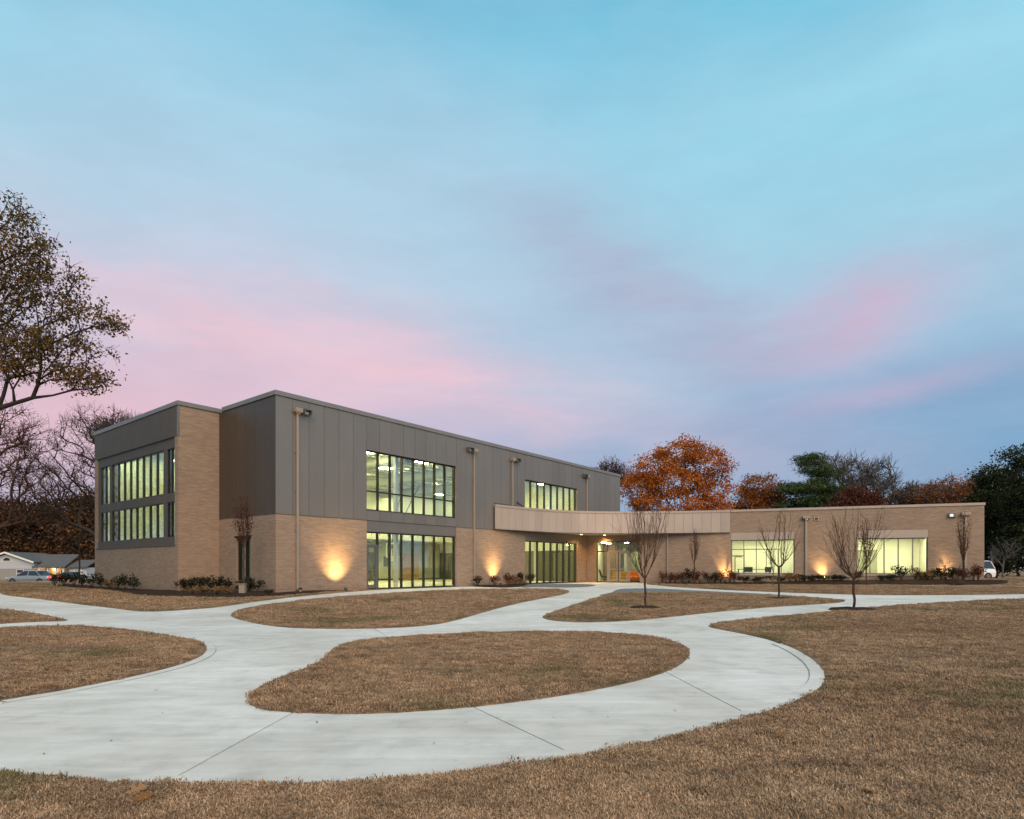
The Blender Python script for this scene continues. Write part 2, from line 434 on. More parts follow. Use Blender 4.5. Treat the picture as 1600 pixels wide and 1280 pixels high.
def wall(fr, t0, t1, z0, z1, thick, openings, name, mat, parent, off=0.0, caps=True):
    """a wall slab with real openings and reveals; UV in metres"""
    ts = sorted({t0, t1, *[v for o in openings for v in (o[0], o[1]) if t0 < v < t1]})
    zs = sorted({z0, z1, *[v for o in openings for v in (o[2], o[3]) if z0 < v < z1]})
    def solid(i, j):
        if not (0 <= i < len(ts) - 1 and 0 <= j < len(zs) - 1): return False
        a = (ts[i] + ts[i + 1]) / 2; b = (zs[j] + zs[j + 1]) / 2
        return not any(o[0] < a < o[1] and o[2] < b < o[3] for o in openings)
    mb = MB(); mb.uv = []
    def q(ps, uvs): mb.add(ps, [(0, 1, 2, 3)]); mb.uv.append(uvs)
    b = off - thick
    for i in range(len(ts) - 1):
        for j in range(len(zs) - 1):
            if not solid(i, j): continue
            a0, a1, c0, c1 = ts[i], ts[i + 1], zs[j], zs[j + 1]
            u = [(a0, c0), (a1, c0), (a1, c1), (a0, c1)]
            q([fr.P(a0, off, c0), fr.P(a1, off, c0), fr.P(a1, off, c1), fr.P(a0, off, c1)], u)
            q([fr.P(a0, b, c0), fr.P(a0, b, c1), fr.P(a1, b, c1), fr.P(a1, b, c0)], [u[0], u[3], u[2], u[1]])
            if not solid(i - 1, j): q([fr.P(a0, off, c0), fr.P(a0, off, c1), fr.P(a0, b, c1), fr.P(a0, b, c0)], [(0, c0), (0, c1), (thick, c1), (thick, c0)])
            if not solid(i + 1, j): q([fr.P(a1, off, c0), fr.P(a1, b, c0), fr.P(a1, b, c1), fr.P(a1, off, c1)], [(0, c0), (thick, c0), (thick, c1), (0, c1)])
            if not solid(i, j - 1): q([fr.P(a0, off, c0), fr.P(a0, b, c0), fr.P(a1, b, c0), fr.P(a1, off, c0)], [(a0, 0), (a0, thick), (a1, thick), (a1, 0)])
            if not solid(i, j + 1): q([fr.P(a0, off, c1), fr.P(a1, off, c1), fr.P(a1, b, c1), fr.P(a0, b, c1)], [(a0, 0), (a1, 0), (a1, thick), (a0, thick)])
    me = bpy.data.meshes.new(name); o = root_loc(parent)
    me.from_pydata([(v[0] - o[0], v[1] - o[1], v[2] - o[2]) for v in mb.v], [], mb.f)
    lay = me.uv_layers.new(name='UVMap'); k = 0
    for uvs in mb.uv:
        for c in uvs: lay.data[k].uv = c; k += 1
    bm = bmesh.new(); bm.from_mesh(me); bmesh.ops.remove_doubles(bm, verts=bm.verts, dist=1e-5); bmesh.ops.recalc_face_normals(bm, faces=bm.faces); bm.to_mesh(me); bm.free()
    return link(name, me, mat, parent)

# ------------------------------------------------------------------ the walls' frames
D1 = Vector((.622, .783, 0)); L1 = Vector((-.783, .622, 0))
C0 = (-10.04, 26.0)
FF = Fr(C0, D1, -L1)                       # long facade, faces right and to us
FL = Fr(C0, L1, -D1)                       # short left return of the metal volume
Q0 = FL.P(4.97); P0 = Q0 - D1 * 1.85
TR = Fr(P0, D1, -L1)                       # tower, right face
TL = Fr(P0, L1, -D1)                       # tower, left face
WD = Vector((13.4, -4.64, 0)).normalized()
WN = Vector((WD.y, -WD.x, 0))
W0 = (8.96, 42.85)
FW = Fr(W0, WD, WN)                        # low wing
E0 = FF.P(25.1)
FE = Fr(E0, WD, WN)                        # recessed entrance wall
WLEN = 20.14
ZTOP, ZB = 8.45, 3.40                      # parapet and top of the brick on the tall volume

def ss(a, b, x):
    t = min(1.0, max(0.0, (x - a) / (b - a))); return t * t * (3 - 2 * t)
def hgt(x, y):
    """ground height: flat forecourt, falling away far left and behind, a low bank up to the wing"""
    h = -1.0 * ss(42, 75, y) * ss(-20, -28, x)
    dx, dy = x - W0[0], y - W0[1]
    t = dx * WD.x + dy * WD.y; n = dx * WN.x + dy * WN.y
    if t > 0: h += .34 * ss(1, 18, t) * (1 - ss(.4, 2.6, n)) * (1 - ss(5, 18, -n)) * (1 - ss(23, 32, t))
    return h
def G(px, py, dz=0.0):
    z = 0.0
    for _ in range(6):
        y = (CAMH - z) * FPX / max(1.0, py - HY); x = (px - CX) / FPX * y; z = hgt(x, y)
    return Vector((x, y, z + dz))
def at(px, Y, py=None, z=None):
    return Vector(((px - CX) / FPX * Y, Y, (CAMH + (HY - py) / FPX * Y) if py is not None else (hgt((px - CX) / FPX * Y, Y) if z is None else z)))

# ------------------------------------------------------------------ terrain
def grid_sheet(name, xs, ys, mat, dz):
    vs = [(x, y, hgt(x, y) + dz) for y in ys for x in xs]; n = len(xs)
    fs = [(j * n + i, j * n + i + 1, (j + 1) * n + i + 1, (j + 1) * n + i) for j in range(len(ys) - 1) for i in range(n - 1)]
    me = bpy.data.meshes.new(name); me.from_pydata(vs, [], fs)
    o = link(name, me, mat); o['kind'] = 'structure'; return o
xs = [-900, -400, -200, -140, -100] + [v for v in range(-80, 82, 3)] + [100, 140, 200, 400, 900]
ys = [-60, -30, -10, 0] + [v for v in range(3, 120, 3)] + [140, 180, 240, 400, 700, 1200]
grid_sheet('ground', xs, ys, 'dry_lawn', -.09)

def spline(pts, closed=True, step=.22):
    """Catmull-Rom through the points, resampled"""
    P = [np.array((p[0], p[1])) for p in pts]; n = len(P); out = []
    for i in range(n if closed else n - 1):
        p0 = P[(i - 1) % n] if closed or i > 0 else P[0]; p1 = P[i]; p2 = P[(i + 1) % n]; p3 = P[(i + 2) % n] if closed or i + 2 < n else P[-1]
        m = max(1, min(24, int(np.linalg.norm(p2 - p1) / step)))
        d01, d12, d23 = [max(1e-4, np.linalg.norm(b - a)) ** .5 for a, b in ((p0, p1), (p1, p2), (p2, p3))]
        m1 = (p1 - p0) / d01 - (p2 - p0) / (d01 + d12) + (p2 - p1) / d12 if d01 > 1e-2 else (p2 - p1) / d12
        m2 = (p2 - p1) / d12 - (p3 - p1) / (d12 + d23) + (p3 - p2) / d23 if d23 > 1e-2 else (p2 - p1) / d12
        m1 = m1 * d12; m2 = m2 * d12
        for k in range(m):
            t = k / m
            out.append((2 * t ** 3 - 3 * t * t + 1) * p1 + (t ** 3 - 2 * t * t + t) * m1 + (-2 * t ** 3 + 3 * t * t) * p2 + (t ** 3 - t * t) * m2)
    if not closed: out.append(P[-1])
    return [(float(p[0]), float(p[1])) for p in out]
def inside(poly, X, Y):
    """vectorised point-in-polygon"""
    c = np.zeros(len(X), bool); n = len(poly)
    for i in range(n):
        x0, y0 = poly[i]; x1, y1 = poly[(i + 1) % n]
        if y0 == y1: continue
        k = ((y0 > Y) != (y1 > Y)) & (X < (x1 - x0) * (Y - y0) / (y1 - y0) + x0); c ^= k
    return c
def sheet(name, poly, mat, dz, grid=1.2, skirt=.07, kind='structure', bumps=0.0, parent=None, edge_fall=0.0):
    """ground patch: filled outline with inner points that follow the ground, and a skirt at its edge"""
    xs_ = [p[0] for p in poly]; ys_ = [p[1] for p in poly]; extra = []
    gx = np.arange(min(xs_) + .3, max(xs_), grid); gy = np.arange(min(ys_) + .3, max(ys_), grid)
    A, B = np.meshgrid(gx, gy); A = A.ravel(); B = B.ravel(); k = inside(poly, A, B)
    extra = [Vector((a, b)) for a, b in zip(A[k], B[k])]
    n = len(poly); vs = [Vector(p) for p in poly] + extra
    v2, e2, f2, *_ = delaunay_2d_cdt(vs, [(i, (i + 1) % n) for i in range(n)], [], 1, 1e-4)
    def zz(p, i): 
        h = hgt(p[0], p[1]) + dz
        if bumps and i >= n: h += bumps * (mnoise.noise(Vector((p[0] * .5, p[1] * .5, 1.7))) + .5 * mnoise.noise(Vector((p[0] * 1.7, p[1] * 1.7, 4.2))) + .6)
        return h
    V = [(p[0], p[1], zz(p, i)) for i, p in enumerate(v2)]; Fs = [tuple(f) for f in f2]
    k = len(V)
    V += [(p[0], p[1], hgt(p[0], p[1]) + dz - skirt) for p in poly]
    Fs += [(i, (i + 1) % n, k + (i + 1) % n, k + i) for i in range(n)]
    me = bpy.data.meshes.new(name); me.from_pydata(V, [], Fs)
    bm = bmesh.new(); bm.from_mesh(me)
    bmesh.ops.remove_doubles(bm, verts=bm.verts, dist=1e-5)
    for f in bm.faces: 
        f.normal_update()
        if f.normal.z < -.3: f.normal_flip()
    bm.to_mesh(me); bm.free()
    o = link(name, me, mat, parent)
    if kind: o['kind'] = kind
    return o
def gp(pts): return [tuple(G(*p)[:2]) for p in pts]

# outlines of the lawns, traced on the ground
LA = spline(gp([(1078,1021),(1073,1012),(1056,1004),(1030,997.5),(1000,993),(960,990),(900,988),(840,987.5),(780,988.5),(720,990.5),(660,993.5),(600,998),(560,1002.5),(535,1007.5),(522,1013),(515,1020),(507,1028),(495,1037),(478,1045),(455,1053),(430,1063),(405,1075),(392,1085),(387,1093),(391,1101),(404,1107),(422,1110.5),(455,1113.5),(500,1115.5),(560,1116),(620,1114),(680,1110),(740,1105),(800,1098),(860,1090),(920,1080),(970,1070),(1010,1060),(1045,1048),(1068,1035)]))
LB = spline(gp([(361,962),(365,957),(380,952),(410,946),(450,941),(500,936),(560,931),(620,927),(690,923),(760,921),(830,920.5),(870,921),(886,923),(889,925.5),(880,929),(850,935),(810,943),(770,953),(735,963),(710,970),(680,976),(640,980),(580,982.5),(520,983),(460,981.5),(415,977),(385,971),(367,966)]))
LC = spline(gp([(848,965),(855,960),(880,951),(910,941),(935,934),(955,928.5),(975,926.5),(1050,926),(1150,928.5),(1220,931.5),(1290,936),(1318,938.7),(1320,940),(1300,943),(1260,945.5),(1200,949.5),(1130,955.5),(1060,963),(1000,969),(950,972),(900,972.5),(865,970)]))
GC = spline(gp([(938,931),(955,926.5),(977,920.5),(1015,920),(1090,923.5),(1160,927),(1230,931),(1150,929.5),(1050,928),(970,929)]))
edgeD = gp([(1600,936.6),(1540,938.5),(1480,941.5),(1400,946.5),(1335,951.5),(1290,956.5),(1230,962),(1170,967.5),(1132,972),(1112,975.5),(1107,978.5),(1119,982.5),(1145,987.5),(1170,992.5),(1198,999),(1222,1007),(1241,1015),(1256,1023),(1270,1032),(1280,1041),(1287,1050),(1289,1060),(1285,1072),(1273,1082),(1256,1091),(1230,1103),(1198,1114),(1155,1127),(1112,1138),(1050,1152),(987,1168),(905,1183),(840,1193.5),(762,1205),(700,1214),(620,1222),(540,1228),(480,1231),(420,1232),(371,1231.5),(300,1230.5),(236,1228.5),(135,1222.5),(60,1219),(0,1215)])
edgeD = spline(edgeD, closed=False)
dl = (edgeD[-1][0] - edgeD[-6][0], edgeD[-1][1] - edgeD[-6][1])
k = 3.5 / math.hypot(*dl)
edgeD_far = [(28, 25.0 + .3), (45, 29.5)]
LD = [(45, 29.5), (33, 25.6)] + edgeD + [(edgeD[-1][0] + dl[0] * k, edgeD[-1][1] + dl[1] * k + .3), (-14, 5.2), (-14, -3), (45, -3)]
LE = spline(gp([(0,982),(60,979.5),(110,978.5),(150,980),(210,986),(270,995),(305,1001.5),(320,1008),(323,1015),(317,1024),(300,1033),(270,1043),(220,1055.5),(160,1068),(100,1080),(50,1088),(0,1096)]), closed=False)
LE = [(-14, 11.0)] + LE + [(-6.3, 4.62), (-9, 4.1), (-14, 4.3)]
LF = spline(gp([(0,951.5),(30,955),(70,961.5),(95,967),(106,969.5),(98,971),(60,972),(0,975)]), closed=False)
LF = [(-22, 17.8)] + LF + [(-22, 12.9)]
LG = spline(gp([(0,927),(6,929.5),(10,930.5),(60,936),(120,944),(180,951),(205,954.2),(225,955.8),(245,955.8),(270,954.5),(330,950),(400,940.3),(430,936.6),(480,931),(530,926.5),(574,923),(590,921.5)]), closed=False)
LG = [(-60, 33.5), (-36, 27.5)] + LG + [tuple(FF.P(5.2, -.05)[:2]), tuple(FF.P(.1, -.1)[:2]), tuple(FL.P(4.9, -.1)[:2]), tuple(TR.P(.1, -.1)[:2]), tuple(TL.P(10.4, -.1)[:2]), (-24.5, 45), (-25, 58), (-60, 58)]
LH = spline(gp([(1010,913.2),(1050,917),(1100,920.2),(1150,922.8),(1250,926.8),(1340,929.5),(1450,930.3),(1600,928.8)]), closed=False)
LH = [tuple(FW.P(.6, -.1)[:2])] + LH + [(36, 25.5 + 2.2), (48, 31), (60, 38), (60, 70), (20, 70), tuple(FW.P(10, -4)[:2]), tuple(FW.P(3, -1)[:2])]
LAWNS = [('lawn', p) for p in (LA, LB, LC, LD, LE, LF, LG, LH)]
for nm, p in LAWNS:
    sheet(nm, p, 'dry_lawn', .012, 1.0, .08, bumps=.012)
for p in (GC, spline(gp([(820,918.5),(838,917.5),(880,918.3),(915,917.3),(928,915.5),(930,914.5),(915,913.2),(880,912.6),(830,913)]))):
    tagit(sheet('gravel_bed', p, 'gravel_grey', .020, 1.0, .08, bumps=.01), kind='structure')

# mulch beds along the walls
beds = [spline(gp([(90,917),(120,919.5),(150,921),(180,925),(205,930),(240,933),(300,934),(360,935.5),(420,934),(460,930.5),(510,926),(560,922.3),(585,919)]), closed=False) + [tuple(FF.P(4.6, -.1)[:2]), tuple(FF.P(0, -.1)[:2]), tuple(FL.P(4.97, -.1)[:2]), tuple(TL.P(0, -.1)[:2]), tuple(TL.P(10.5, -.1)[:2]), tuple(G(100, 913)[:2])],
        spline(gp([(722,914.5),(735,915.8),(760,917.6),(790,918.3),(812,917.2),(826,915)]), closed=False) + [tuple(FF.P(17.4, -.1)[:2]), tuple(FF.P(11.3, -.1)[:2])],
        [tuple(FW.P(1.3, -.1)[:2])] + spline([tuple(FW.P(a, b)[:2]) for a, b in ((1.25, .4), (1.7, 1.2), (2.6, 1.7), (5, 1.9), (8, 1.85), (11, 2.0), (14, 1.9), (17, 1.95), (19.6, 1.8), (20.7, 1.4), (21.0, .7), (20.6, .1))], closed=False) + [tuple(FW.P(20.0, -.1)[:2]), tuple(FW.P(10, -.1)[:2])]]
for p in beds:
    tagit(sheet('mulch_bed', p, 'mulch', .030, .35, .09, bumps=.045), kind='structure')

# road and the far yard at the left
road = [(-120, 50), (-60, 54.5), (-30, 57), (-14, 58), (-14, 66), (-30, 65), (-60, 63), (-120, 60)]
sheet('road', spline(road[:4], False, 1.5) + spline(road[4:], False, 1.5), 'asphalt', .03, 2.5)
sheet('driveway', [(34, 50), (60, 46), (120, 46), (120, 54), (60, 55), (34, 58)], 'asphalt', .03, 2.5)

# ------------------------------------------------------------------ concrete path: slabs split along the joints that show
path = bpy.data.objects.new('path', None); COL.objects.link(path); tagit(path, 'pale concrete path winding between dry lawn islands up to the entrance', kind='structure')
def clip(poly, a, b, gap=.006):
    """split a convex polygon by the line a-b into its two sides, a joint's width apart"""
    a = np.array(a[:2]); b = np.array(b[:2]); n = np.array([-(b - a)[1], (b - a)[0]]); n /= np.linalg.norm(n); out = []
    for sgn in (1, -1):
        res = []; m = len(poly)
        for i in range(m):
            p = np.array(poly[i]); q = np.array(poly[(i + 1) % m]); dp = sgn * np.dot(p - a, n) - gap; dq = sgn * np.dot(q - a, n) - gap
            if dp >= 0: res.append(tuple(p))
            if (dp >= 0) != (dq >= 0): res.append(tuple(p + (q - p) * (dp / (dp - dq))))
        out.append(res)
    return out
def split(poly, cuts):
    if not cuts or len(poly) < 3: return [poly] if len(poly) >= 3 else []
    (a, b), left, right = cuts
    l, r = clip(poly, G(*a), G(*b))
    return split(l, left) + split(r, right)
quad = [(-40, 2.0), (40, 2.0), (40, 52), (-40, 52)]
tree_ = (((337,1013),(1288,1049)),
         (((585,983),(606,995)), (((1000,974),(1108,980)), None, (((880,927),(968,930)), None, (((1230,946),(1246,958)), None, None))) , (((230,953),(300,958)), None, None)),
         (((740,1105),(905,1183)), (((1040,1050),(1170,1117)), None, None), (((455,1115),(255,1225)), None, None)))
slabs = split(quad, tree_)
for p in slabs:
    v = [(x, y, hgt(x, y)) for x, y in p]; n = len(v)
    me = bpy.data.meshes.new('slab'); me.from_pydata(v + [(x, y, z - .1) for x, y, z in v], [], [tuple(range(n)), tuple(range(2 * n - 1, n - 1, -1))] + [(i, n + i, n + (i + 1) % n, (i + 1) % n) for i in range(n)])
    bm = bmesh.new(); bm.from_mesh(me); bmesh.ops.recalc_face_normals(bm, faces=bm.faces); bm.to_mesh(me); bm.free()
    link('slab', me, 'path_concrete', path)
me = bpy.data.meshes.new('joint_filler'); me.from_pydata([(x, y, -.018) for x, y in [(-39, 2.2), (39, 2.2), (39, 51), (-39, 51)]], [], [(0, 1, 2, 3)]); link('joint_filler', me, 'joint_dirt', path)
def edge_band(curve, w, off, z, mat, name):
    """a tooled border strip along a curved path edge"""
    V = []; n = len(curve)
    for i, p in enumerate(curve):
        a = np.array(curve[max(0, i - 1)]); b = np.array(curve[min(n - 1, i + 1)]); d = (b - a) / max(1e-6, np.linalg.norm(b - a)); nn = np.array([d[1], -d[0]])
        for o_, zz in ((off, -.01), (off, z), (off + w, z), (off + w, -.01)): 
            q = np.array(p) + nn * o_; V.append((q[0], q[1], hgt(*q) + zz))
    Fs = [(4 * i + j, 4 * i + j + 1, 4 * i + j + 5, 4 * i + j + 4) for i in range(n - 1) for j in range(3)]
    me = bpy.data.meshes.new(name); me.from_pydata(V, [], Fs)
    bm = bmesh.new(); bm.from_mesh(me); bmesh.ops.recalc_face_normals(bm, faces=bm.faces); bm.to_mesh(me); bm.free()
    return link(name, me, mat, path)
i0 = min(range(len(edgeD)), key=lambda i: (edgeD[i][0] - G(1222,1007)[0]) ** 2 + (edgeD[i][1] - G(1222,1007)[1]) ** 2)
front = edgeD[i0:]
edge_band(front, .155, -.02, .010, 'path_concrete', 'edge_strip')
edge_band(front, .008, .136, .003, 'groove_shade', 'edge_groove')  # thin strip on the slab, the groove's shade put into its colour
tip = [p for p in LE if G(255,990)[0] - .2 < p[0]]
edge_band(tip, .11, -.11, .008, 'path_concrete', 'edge_strip')
edge_band(tip, .008, -.119, .0035, 'groove_shade', 'edge_groove')
# ------------------------------------------------------------------ the building
B = thing('recreation_building', 'long tan brick and bronze metal recreation building with lit windows and a curved entrance canopy', 'building', (C0[0], C0[1], 0))
rng = random.Random(11)
W1 = (4.79, 11.07); W2 = (17.50, 23.80)
HEAD, UB, UT, TRANS = 2.86, 3.90, 6.83, 4.85
H1 = -.05
# brick base and metal-clad upper walls
wall(FF, 0.0, 25.1, H1, ZB, .30, [(*W1, .0, ZB), (*W2, .0, ZB)], 'brick_wall', 'tan_brick', B)
wall(FF, .049, 30.27, ZB + .002, ZTOP, .28, [(*W1, UB, UT), (*W2, UB, UT)], 'backing_wall', 'backing', B, off=-.045)
wall(FL, .302, 4.97, H1, ZB, .30, [(2.03, 3.38, .50, 2.47)], 'brick_wall', 'tan_brick', B, off=-.002)
wall(FL, .30, 4.97, ZB + .002, ZTOP, .28, [], 'backing_wall', 'backing', B, off=-.047)
wall(TR, 0.0, 1.99, H1, ZTOP, .30, [], 'brick_wall', 'tan_brick', B)
wall(TL, .302, 10.19, H1, 7.10, .34, [(.36, 10.1, 2.17, 7.08)], 'brick_wall', 'tan_brick', B, off=-.002)
wall(TL, .302, 10.19, 7.102, ZTOP, .30, [], 'backing_wall', 'backing', B, off=-.045)
RB = TL.P(10.5)
FB = Fr(RB, D1, L1)                         # far end of the tower
wall(FB, 0.0, 32, H1, ZTOP, .30, [], 'brick_wall', 'tan_brick', B)
FEnd = Fr(FF.P(30.27), L1, D1)
wall(FEnd, .302, 15.2, H1, ZTOP, .30, [], 'brick_wall', 'tan_brick', B)

def panel(fr, t0, t1, z0, z1, mat, off=0.0, th=.040, g=.007, tilt=.003):
    """one cladding sheet with an open joint round it, a hair out of true"""
    a = rng.uniform(-tilt, tilt); b = rng.uniform(-tilt, tilt)
    t0 += g; t1 -= g; w = t1 - t0
    v = []
    for o in (off - th, off):
        for z in (z0, z1):
            for t in (t0, t1):
                e = (a if t == t1 else 0) * w + (b if z == z1 else 0) * .4
                v.append(fr.P(t, o + (e if o == off else 0), z))
    m = MB(); m.add(v, [(0, 1, 3, 2), (4, 6, 7, 5), (0, 4, 5, 1), (2, 3, 7, 6), (0, 2, 6, 4), (1, 5, 7, 3)])
    return m.build('wall_panel', mat, B)
PW = .786
cuts = [0.0] + [.80 + PW * i for i in range(0, 6)]
cuts = [0.0, .80, 1.60, 2.39, 3.19, 3.99, 4.79] + [4.79 + .785 * i for i in range(1, 9)]
x = cuts[-1]; nn = 8
cuts += [x + (17.50 - x) / nn * i for i in range(1, nn + 1)]
cuts += [17.50 + (23.80 - 17.50) / 8 * i for i in range(1, 9)]
cuts += [23.80 + (30.27 - 23.80) / 8 * i for i in range(1, 9)]
for a, b in zip(cuts, cuts[1:]):
    m_ = (a + b) / 2
    if W1[0] < m_ < W1[1] or W2[0] < m_ < W2[1]:
        panel(FF, a, b, UT + .004, ZTOP - .01, 'bronze_metal'); panel(FF, a, b, ZB + .012, UB - .006, 'bronze_metal')
    else: panel(FF, a, b, ZB + .012, ZTOP - .01, 'bronze_metal')
for i in range(6): panel(FL, .045 + i * 4.91 / 6, .045 + (i + 1) * 4.91 / 6, ZB + .012, ZTOP - .01, 'brown_reflection_metal', off=-.002)
panel(TL, .115, 10.5, 7.075, ZTOP - .01, 'dark_bronze_metal', off=.012, th=.05, tilt=0)
MB().box(TL, -.012, .11, -.06, .012, 7.07, ZTOP - .012).build('corner_trim', 'bronze_metal', B)
# flashing under the metal, spandrels over the ground floor glazing
for fr, t0, t1 in ((FF, 0, W1[0]), (FF, W1[1], W2[0]), (FL, 0.01, 4.96)):
    MB().box(fr, t0, t1, -.03, .012, ZB - .012, ZB + .008).build('flashing', 'dark_bronze_metal', B)
for w in (W1, W2):
    MB().box(FF, w[0] + .002, w[1] - .002, -.26, -.035, HEAD, ZB + .0).build('spandrel_panel', 'bronze_metal', B)
# copings
def coping(fr, t0, t1, mat='coping_metal', z=ZTOP, h=.20, out=.05):
    MB().box(fr, t0, t1, -.34, out, z, z + h).build('coping', mat, B, bevel=.008)
coping(FF, -.05, 30.32); coping(FL, .345, 4.62); coping(TR, .345, 2.19); coping(TL, -.05, 10.55); coping(FB, .4, 32); 
# roof
MB().add([FL.P(0.1, -.1, 8.30), FF.P(30.2, -.1, 8.30), FEnd.P(15.2, -.1, 8.30), TL.P(10.4, -.1, 8.30), TL.P(.1, -.1, 8.30), FL.P(4.97, -.1, 8.30)], [tuple(range(6))]).build('roof', 'roof_membrane', B, recalc=False)

# ---- windows
def window(fr, t0, t1, z0, z1, mull, trans=(), rec=.16, fw=.06, mw=.065, md=.13, frame='window_frame_metal', glass='clear_glass', door=None, fins=None, name='window'):
    """frame = the part; each light and each mullion a sub-part"""
    f = MB(); o1 = -rec; o0 = -rec - md
    f.box(fr, t0 + .003, t0 + fw, o0, o1, z0 + .003, z1 - .003); f.box(fr, t1 - fw, t1 - .003, o0, o1, z0 + .003, z1 - .003)
    f.box(fr, t0 + fw, t1 - fw, o0, o1, z1 - fw, z1 - .003); f.box(fr, t0 + fw, t1 - fw, o0, o1, z0 + .003, z0 + fw)
    wn = f.build(name, frame, B)
    xs_ = [t0 + fw] + [v for m in mull for v in (m - mw / 2, m + mw / 2)] + [t1 - fw]
    for m in mull: MB().box(fr, m - mw / 2, m + mw / 2, o0, o1, z0 + fw, z1 - fw).build('mullion', frame, wn)
    zs_ = [z0 + fw] + [v for q in trans for v in (q - .03, q + .03)] + [z1 - fw]
    for i in range(0, len(xs_), 2):
        for q in trans: MB().box(fr, xs_[i], xs_[i + 1], o0 + .01, o1 - .012, q - .03, q + .03).build('transom', frame, wn)
        for j in range(0, len(zs_), 2):
            if door and door(xs_[i], xs_[i + 1], zs_[j]): continue
            MB().box(fr, xs_[i] - .01, xs_[i + 1] + .01, o0 + .045, o0 + .057, zs_[j] - .01, zs_[j + 1] + .01).build('pane', glass, wn)
    return wn
m1 = [W1[0] + .785 * i for i in range(1, 8)]
m2 = [W2[0] + (W2[1] - W2[0]) / 8 * i for i in range(1, 8)]
window(FF, *W1, UB, UT, m1, (TRANS,), rec=.10)
window(FF, *W2, UB, UT, m2, (TRANS,), rec=.10)
window(FF, *W2, .03, HEAD, m2, rec=.12)
window(FF, *W1, .03, HEAD, m1, rec=.12, door=lambda a, b, z: a < W1[0] + .2)
for w in (W1, W2):
    MB().box(FF, w[0] + .003, w[1] - .003, -.3, .02, -.04, .028).build('sill', 'alu_frame_metal', B)
    MB().box(FF, w[0] + .003, w[1] - .003, -.24, .012, UB - .004, UB + .002).build('sill', 'bronze_metal', B)
    for zz0, zz1 in ((UB + .004, UT - .004),):
        MB().box(FF, w[1] - .006, w[1] - .001, -.24, -.002, zz0, zz1).build('window_reveal', 'downspout_metal', B)
def door_leaf(fr, t0, t1, z0, z1, off, mat, rail=1.0, handle=1, st=.10, glass='clear_glass'):
    d = MB(); a, b = off - .05, off
    d.box(fr, t0, t0 + st, a, b, z0, z1); d.box(fr, t1 - st, t1, a, b, z0, z1)
    d.box(fr, t0 + st, t1 - st, a, b, z1 - st, z1); d.box(fr, t0 + st, t1 - st, a, b, z0, z0 + .2)
    d.box(fr, t0 + st, t1 - st, a + .004, b - .004, rail - .03, rail + .03)
    o = d.build('door', mat, B)
    for c0, c1 in ((z0 + .2, rail - .03), (rail + .03, z1 - st)):
        MB().box(fr, t0 + st - .01, t1 - st + .01, a + .02, a + .03, c0 - .01, c1 + .01).build('pane', glass, o)
    ht = t1 - st / 2 if handle > 0 else t0 + st / 2
    MB().tube(fr.P(ht, b + .05, z0 + .75), fr.P(ht, b + .05, z0 + 1.25), .014).tube(fr.P(ht, b, z0 + .8), fr.P(ht, b + .05, z0 + .8), .01).tube(fr.P(ht, b, z0 + 1.2), fr.P(ht, b + .05, z0 + 1.2), .01).build('handle', 'alu_frame_metal', o)
    return o
dt1 = W1[0] + .785 - .03
fdoor = MB().box(FF, W1[0] + .06, W1[0] + .13, -.25, -.10, .03, 2.24).box(FF, dt1 - .10, dt1, -.25, -.10, .03, 2.24).box(FF, W1[0] + .13, dt1 - .10, -.25, -.10, 2.17, 2.24).build('door_frame', 'alu_frame_metal', B)
door_leaf(FF, W1[0] + .133, dt1 - .103, .05, 2.165, -.13, 'alu_frame_metal', 1.0, 1, .075)
MB().box(FF, W1[0] + .06, dt1, -.21, -.198, 2.235, HEAD - .06).build('pane', 'clear_glass', fdoor)
# small window in the left return
window(FL, 2.03, 3.38, .50, 2.47, [2.70], rec=.12, glass='coated_glass')
MB().box(FL, 1.98, 3.43, -.12, .03, .44, .498).build('sill', 'alu_frame_metal', B)
MB().box(FL, 2.0, 3.5, -.03, .014, 2.472, 2.55).build('lintel', 'window_frame_metal', B)
# tower curtain wall: bronze surround, three bays, two rows
sur = MB()
for t0, t1 in ((.363, .44), (1.26, 1.66), (8.12, 8.44), (9.72, 10.097)): sur.box(TL, t0, t1, -.33, -.055, 2.50, 6.60)
sur.box(TL, .363, 10.097, -.33, -.05, 6.602, 7.072); sur.box(TL, .44, 1.26, -.33, -.052, 4.13, 4.53); sur.box(TL, 1.66, 8.12, -.33, -.052, 4.13, 4.53); sur.box(TL, 8.44, 9.72, -.33, -.052, 4.13, 4.53)
sur.box(TL, .363, 10.097, -.33, -.03, 2.172, 2.498)
sur.build('window_surround', 'dark_bronze_metal', B)
MB().box(TL, .30, 10.16, -.05, .035, 2.10, 2.168).build('sill', 'dark_bronze_metal', B)
for z0, z1 in ((4.53, 6.60), (2.50, 4.13)):
    window(TL, .44, 1.26, z0, z1, [.85], rec=.07, glass='coated_glass', fw=.035, mw=.045, md=.10)
    window(TL, 1.66, 8.12, z0, z1, [1.66 + .8075 * i for i in range(1, 8)], rec=.07, glass='coated_glass', fw=.035, mw=.045, md=.10)
    window(TL, 8.44, 9.72, z0, z1, [9.08], rec=.07, glass='coated_glass', fw=.035, mw=.045, md=.10)
    fn = MB()
    for i in range(0, 9): fn.box(TL, 1.66 + .8075 * i - .02, 1.66 + .8075 * i + .02, -.47, -.345, z0, z1)
    fn.build('sun_fin', 'paint_white', B)

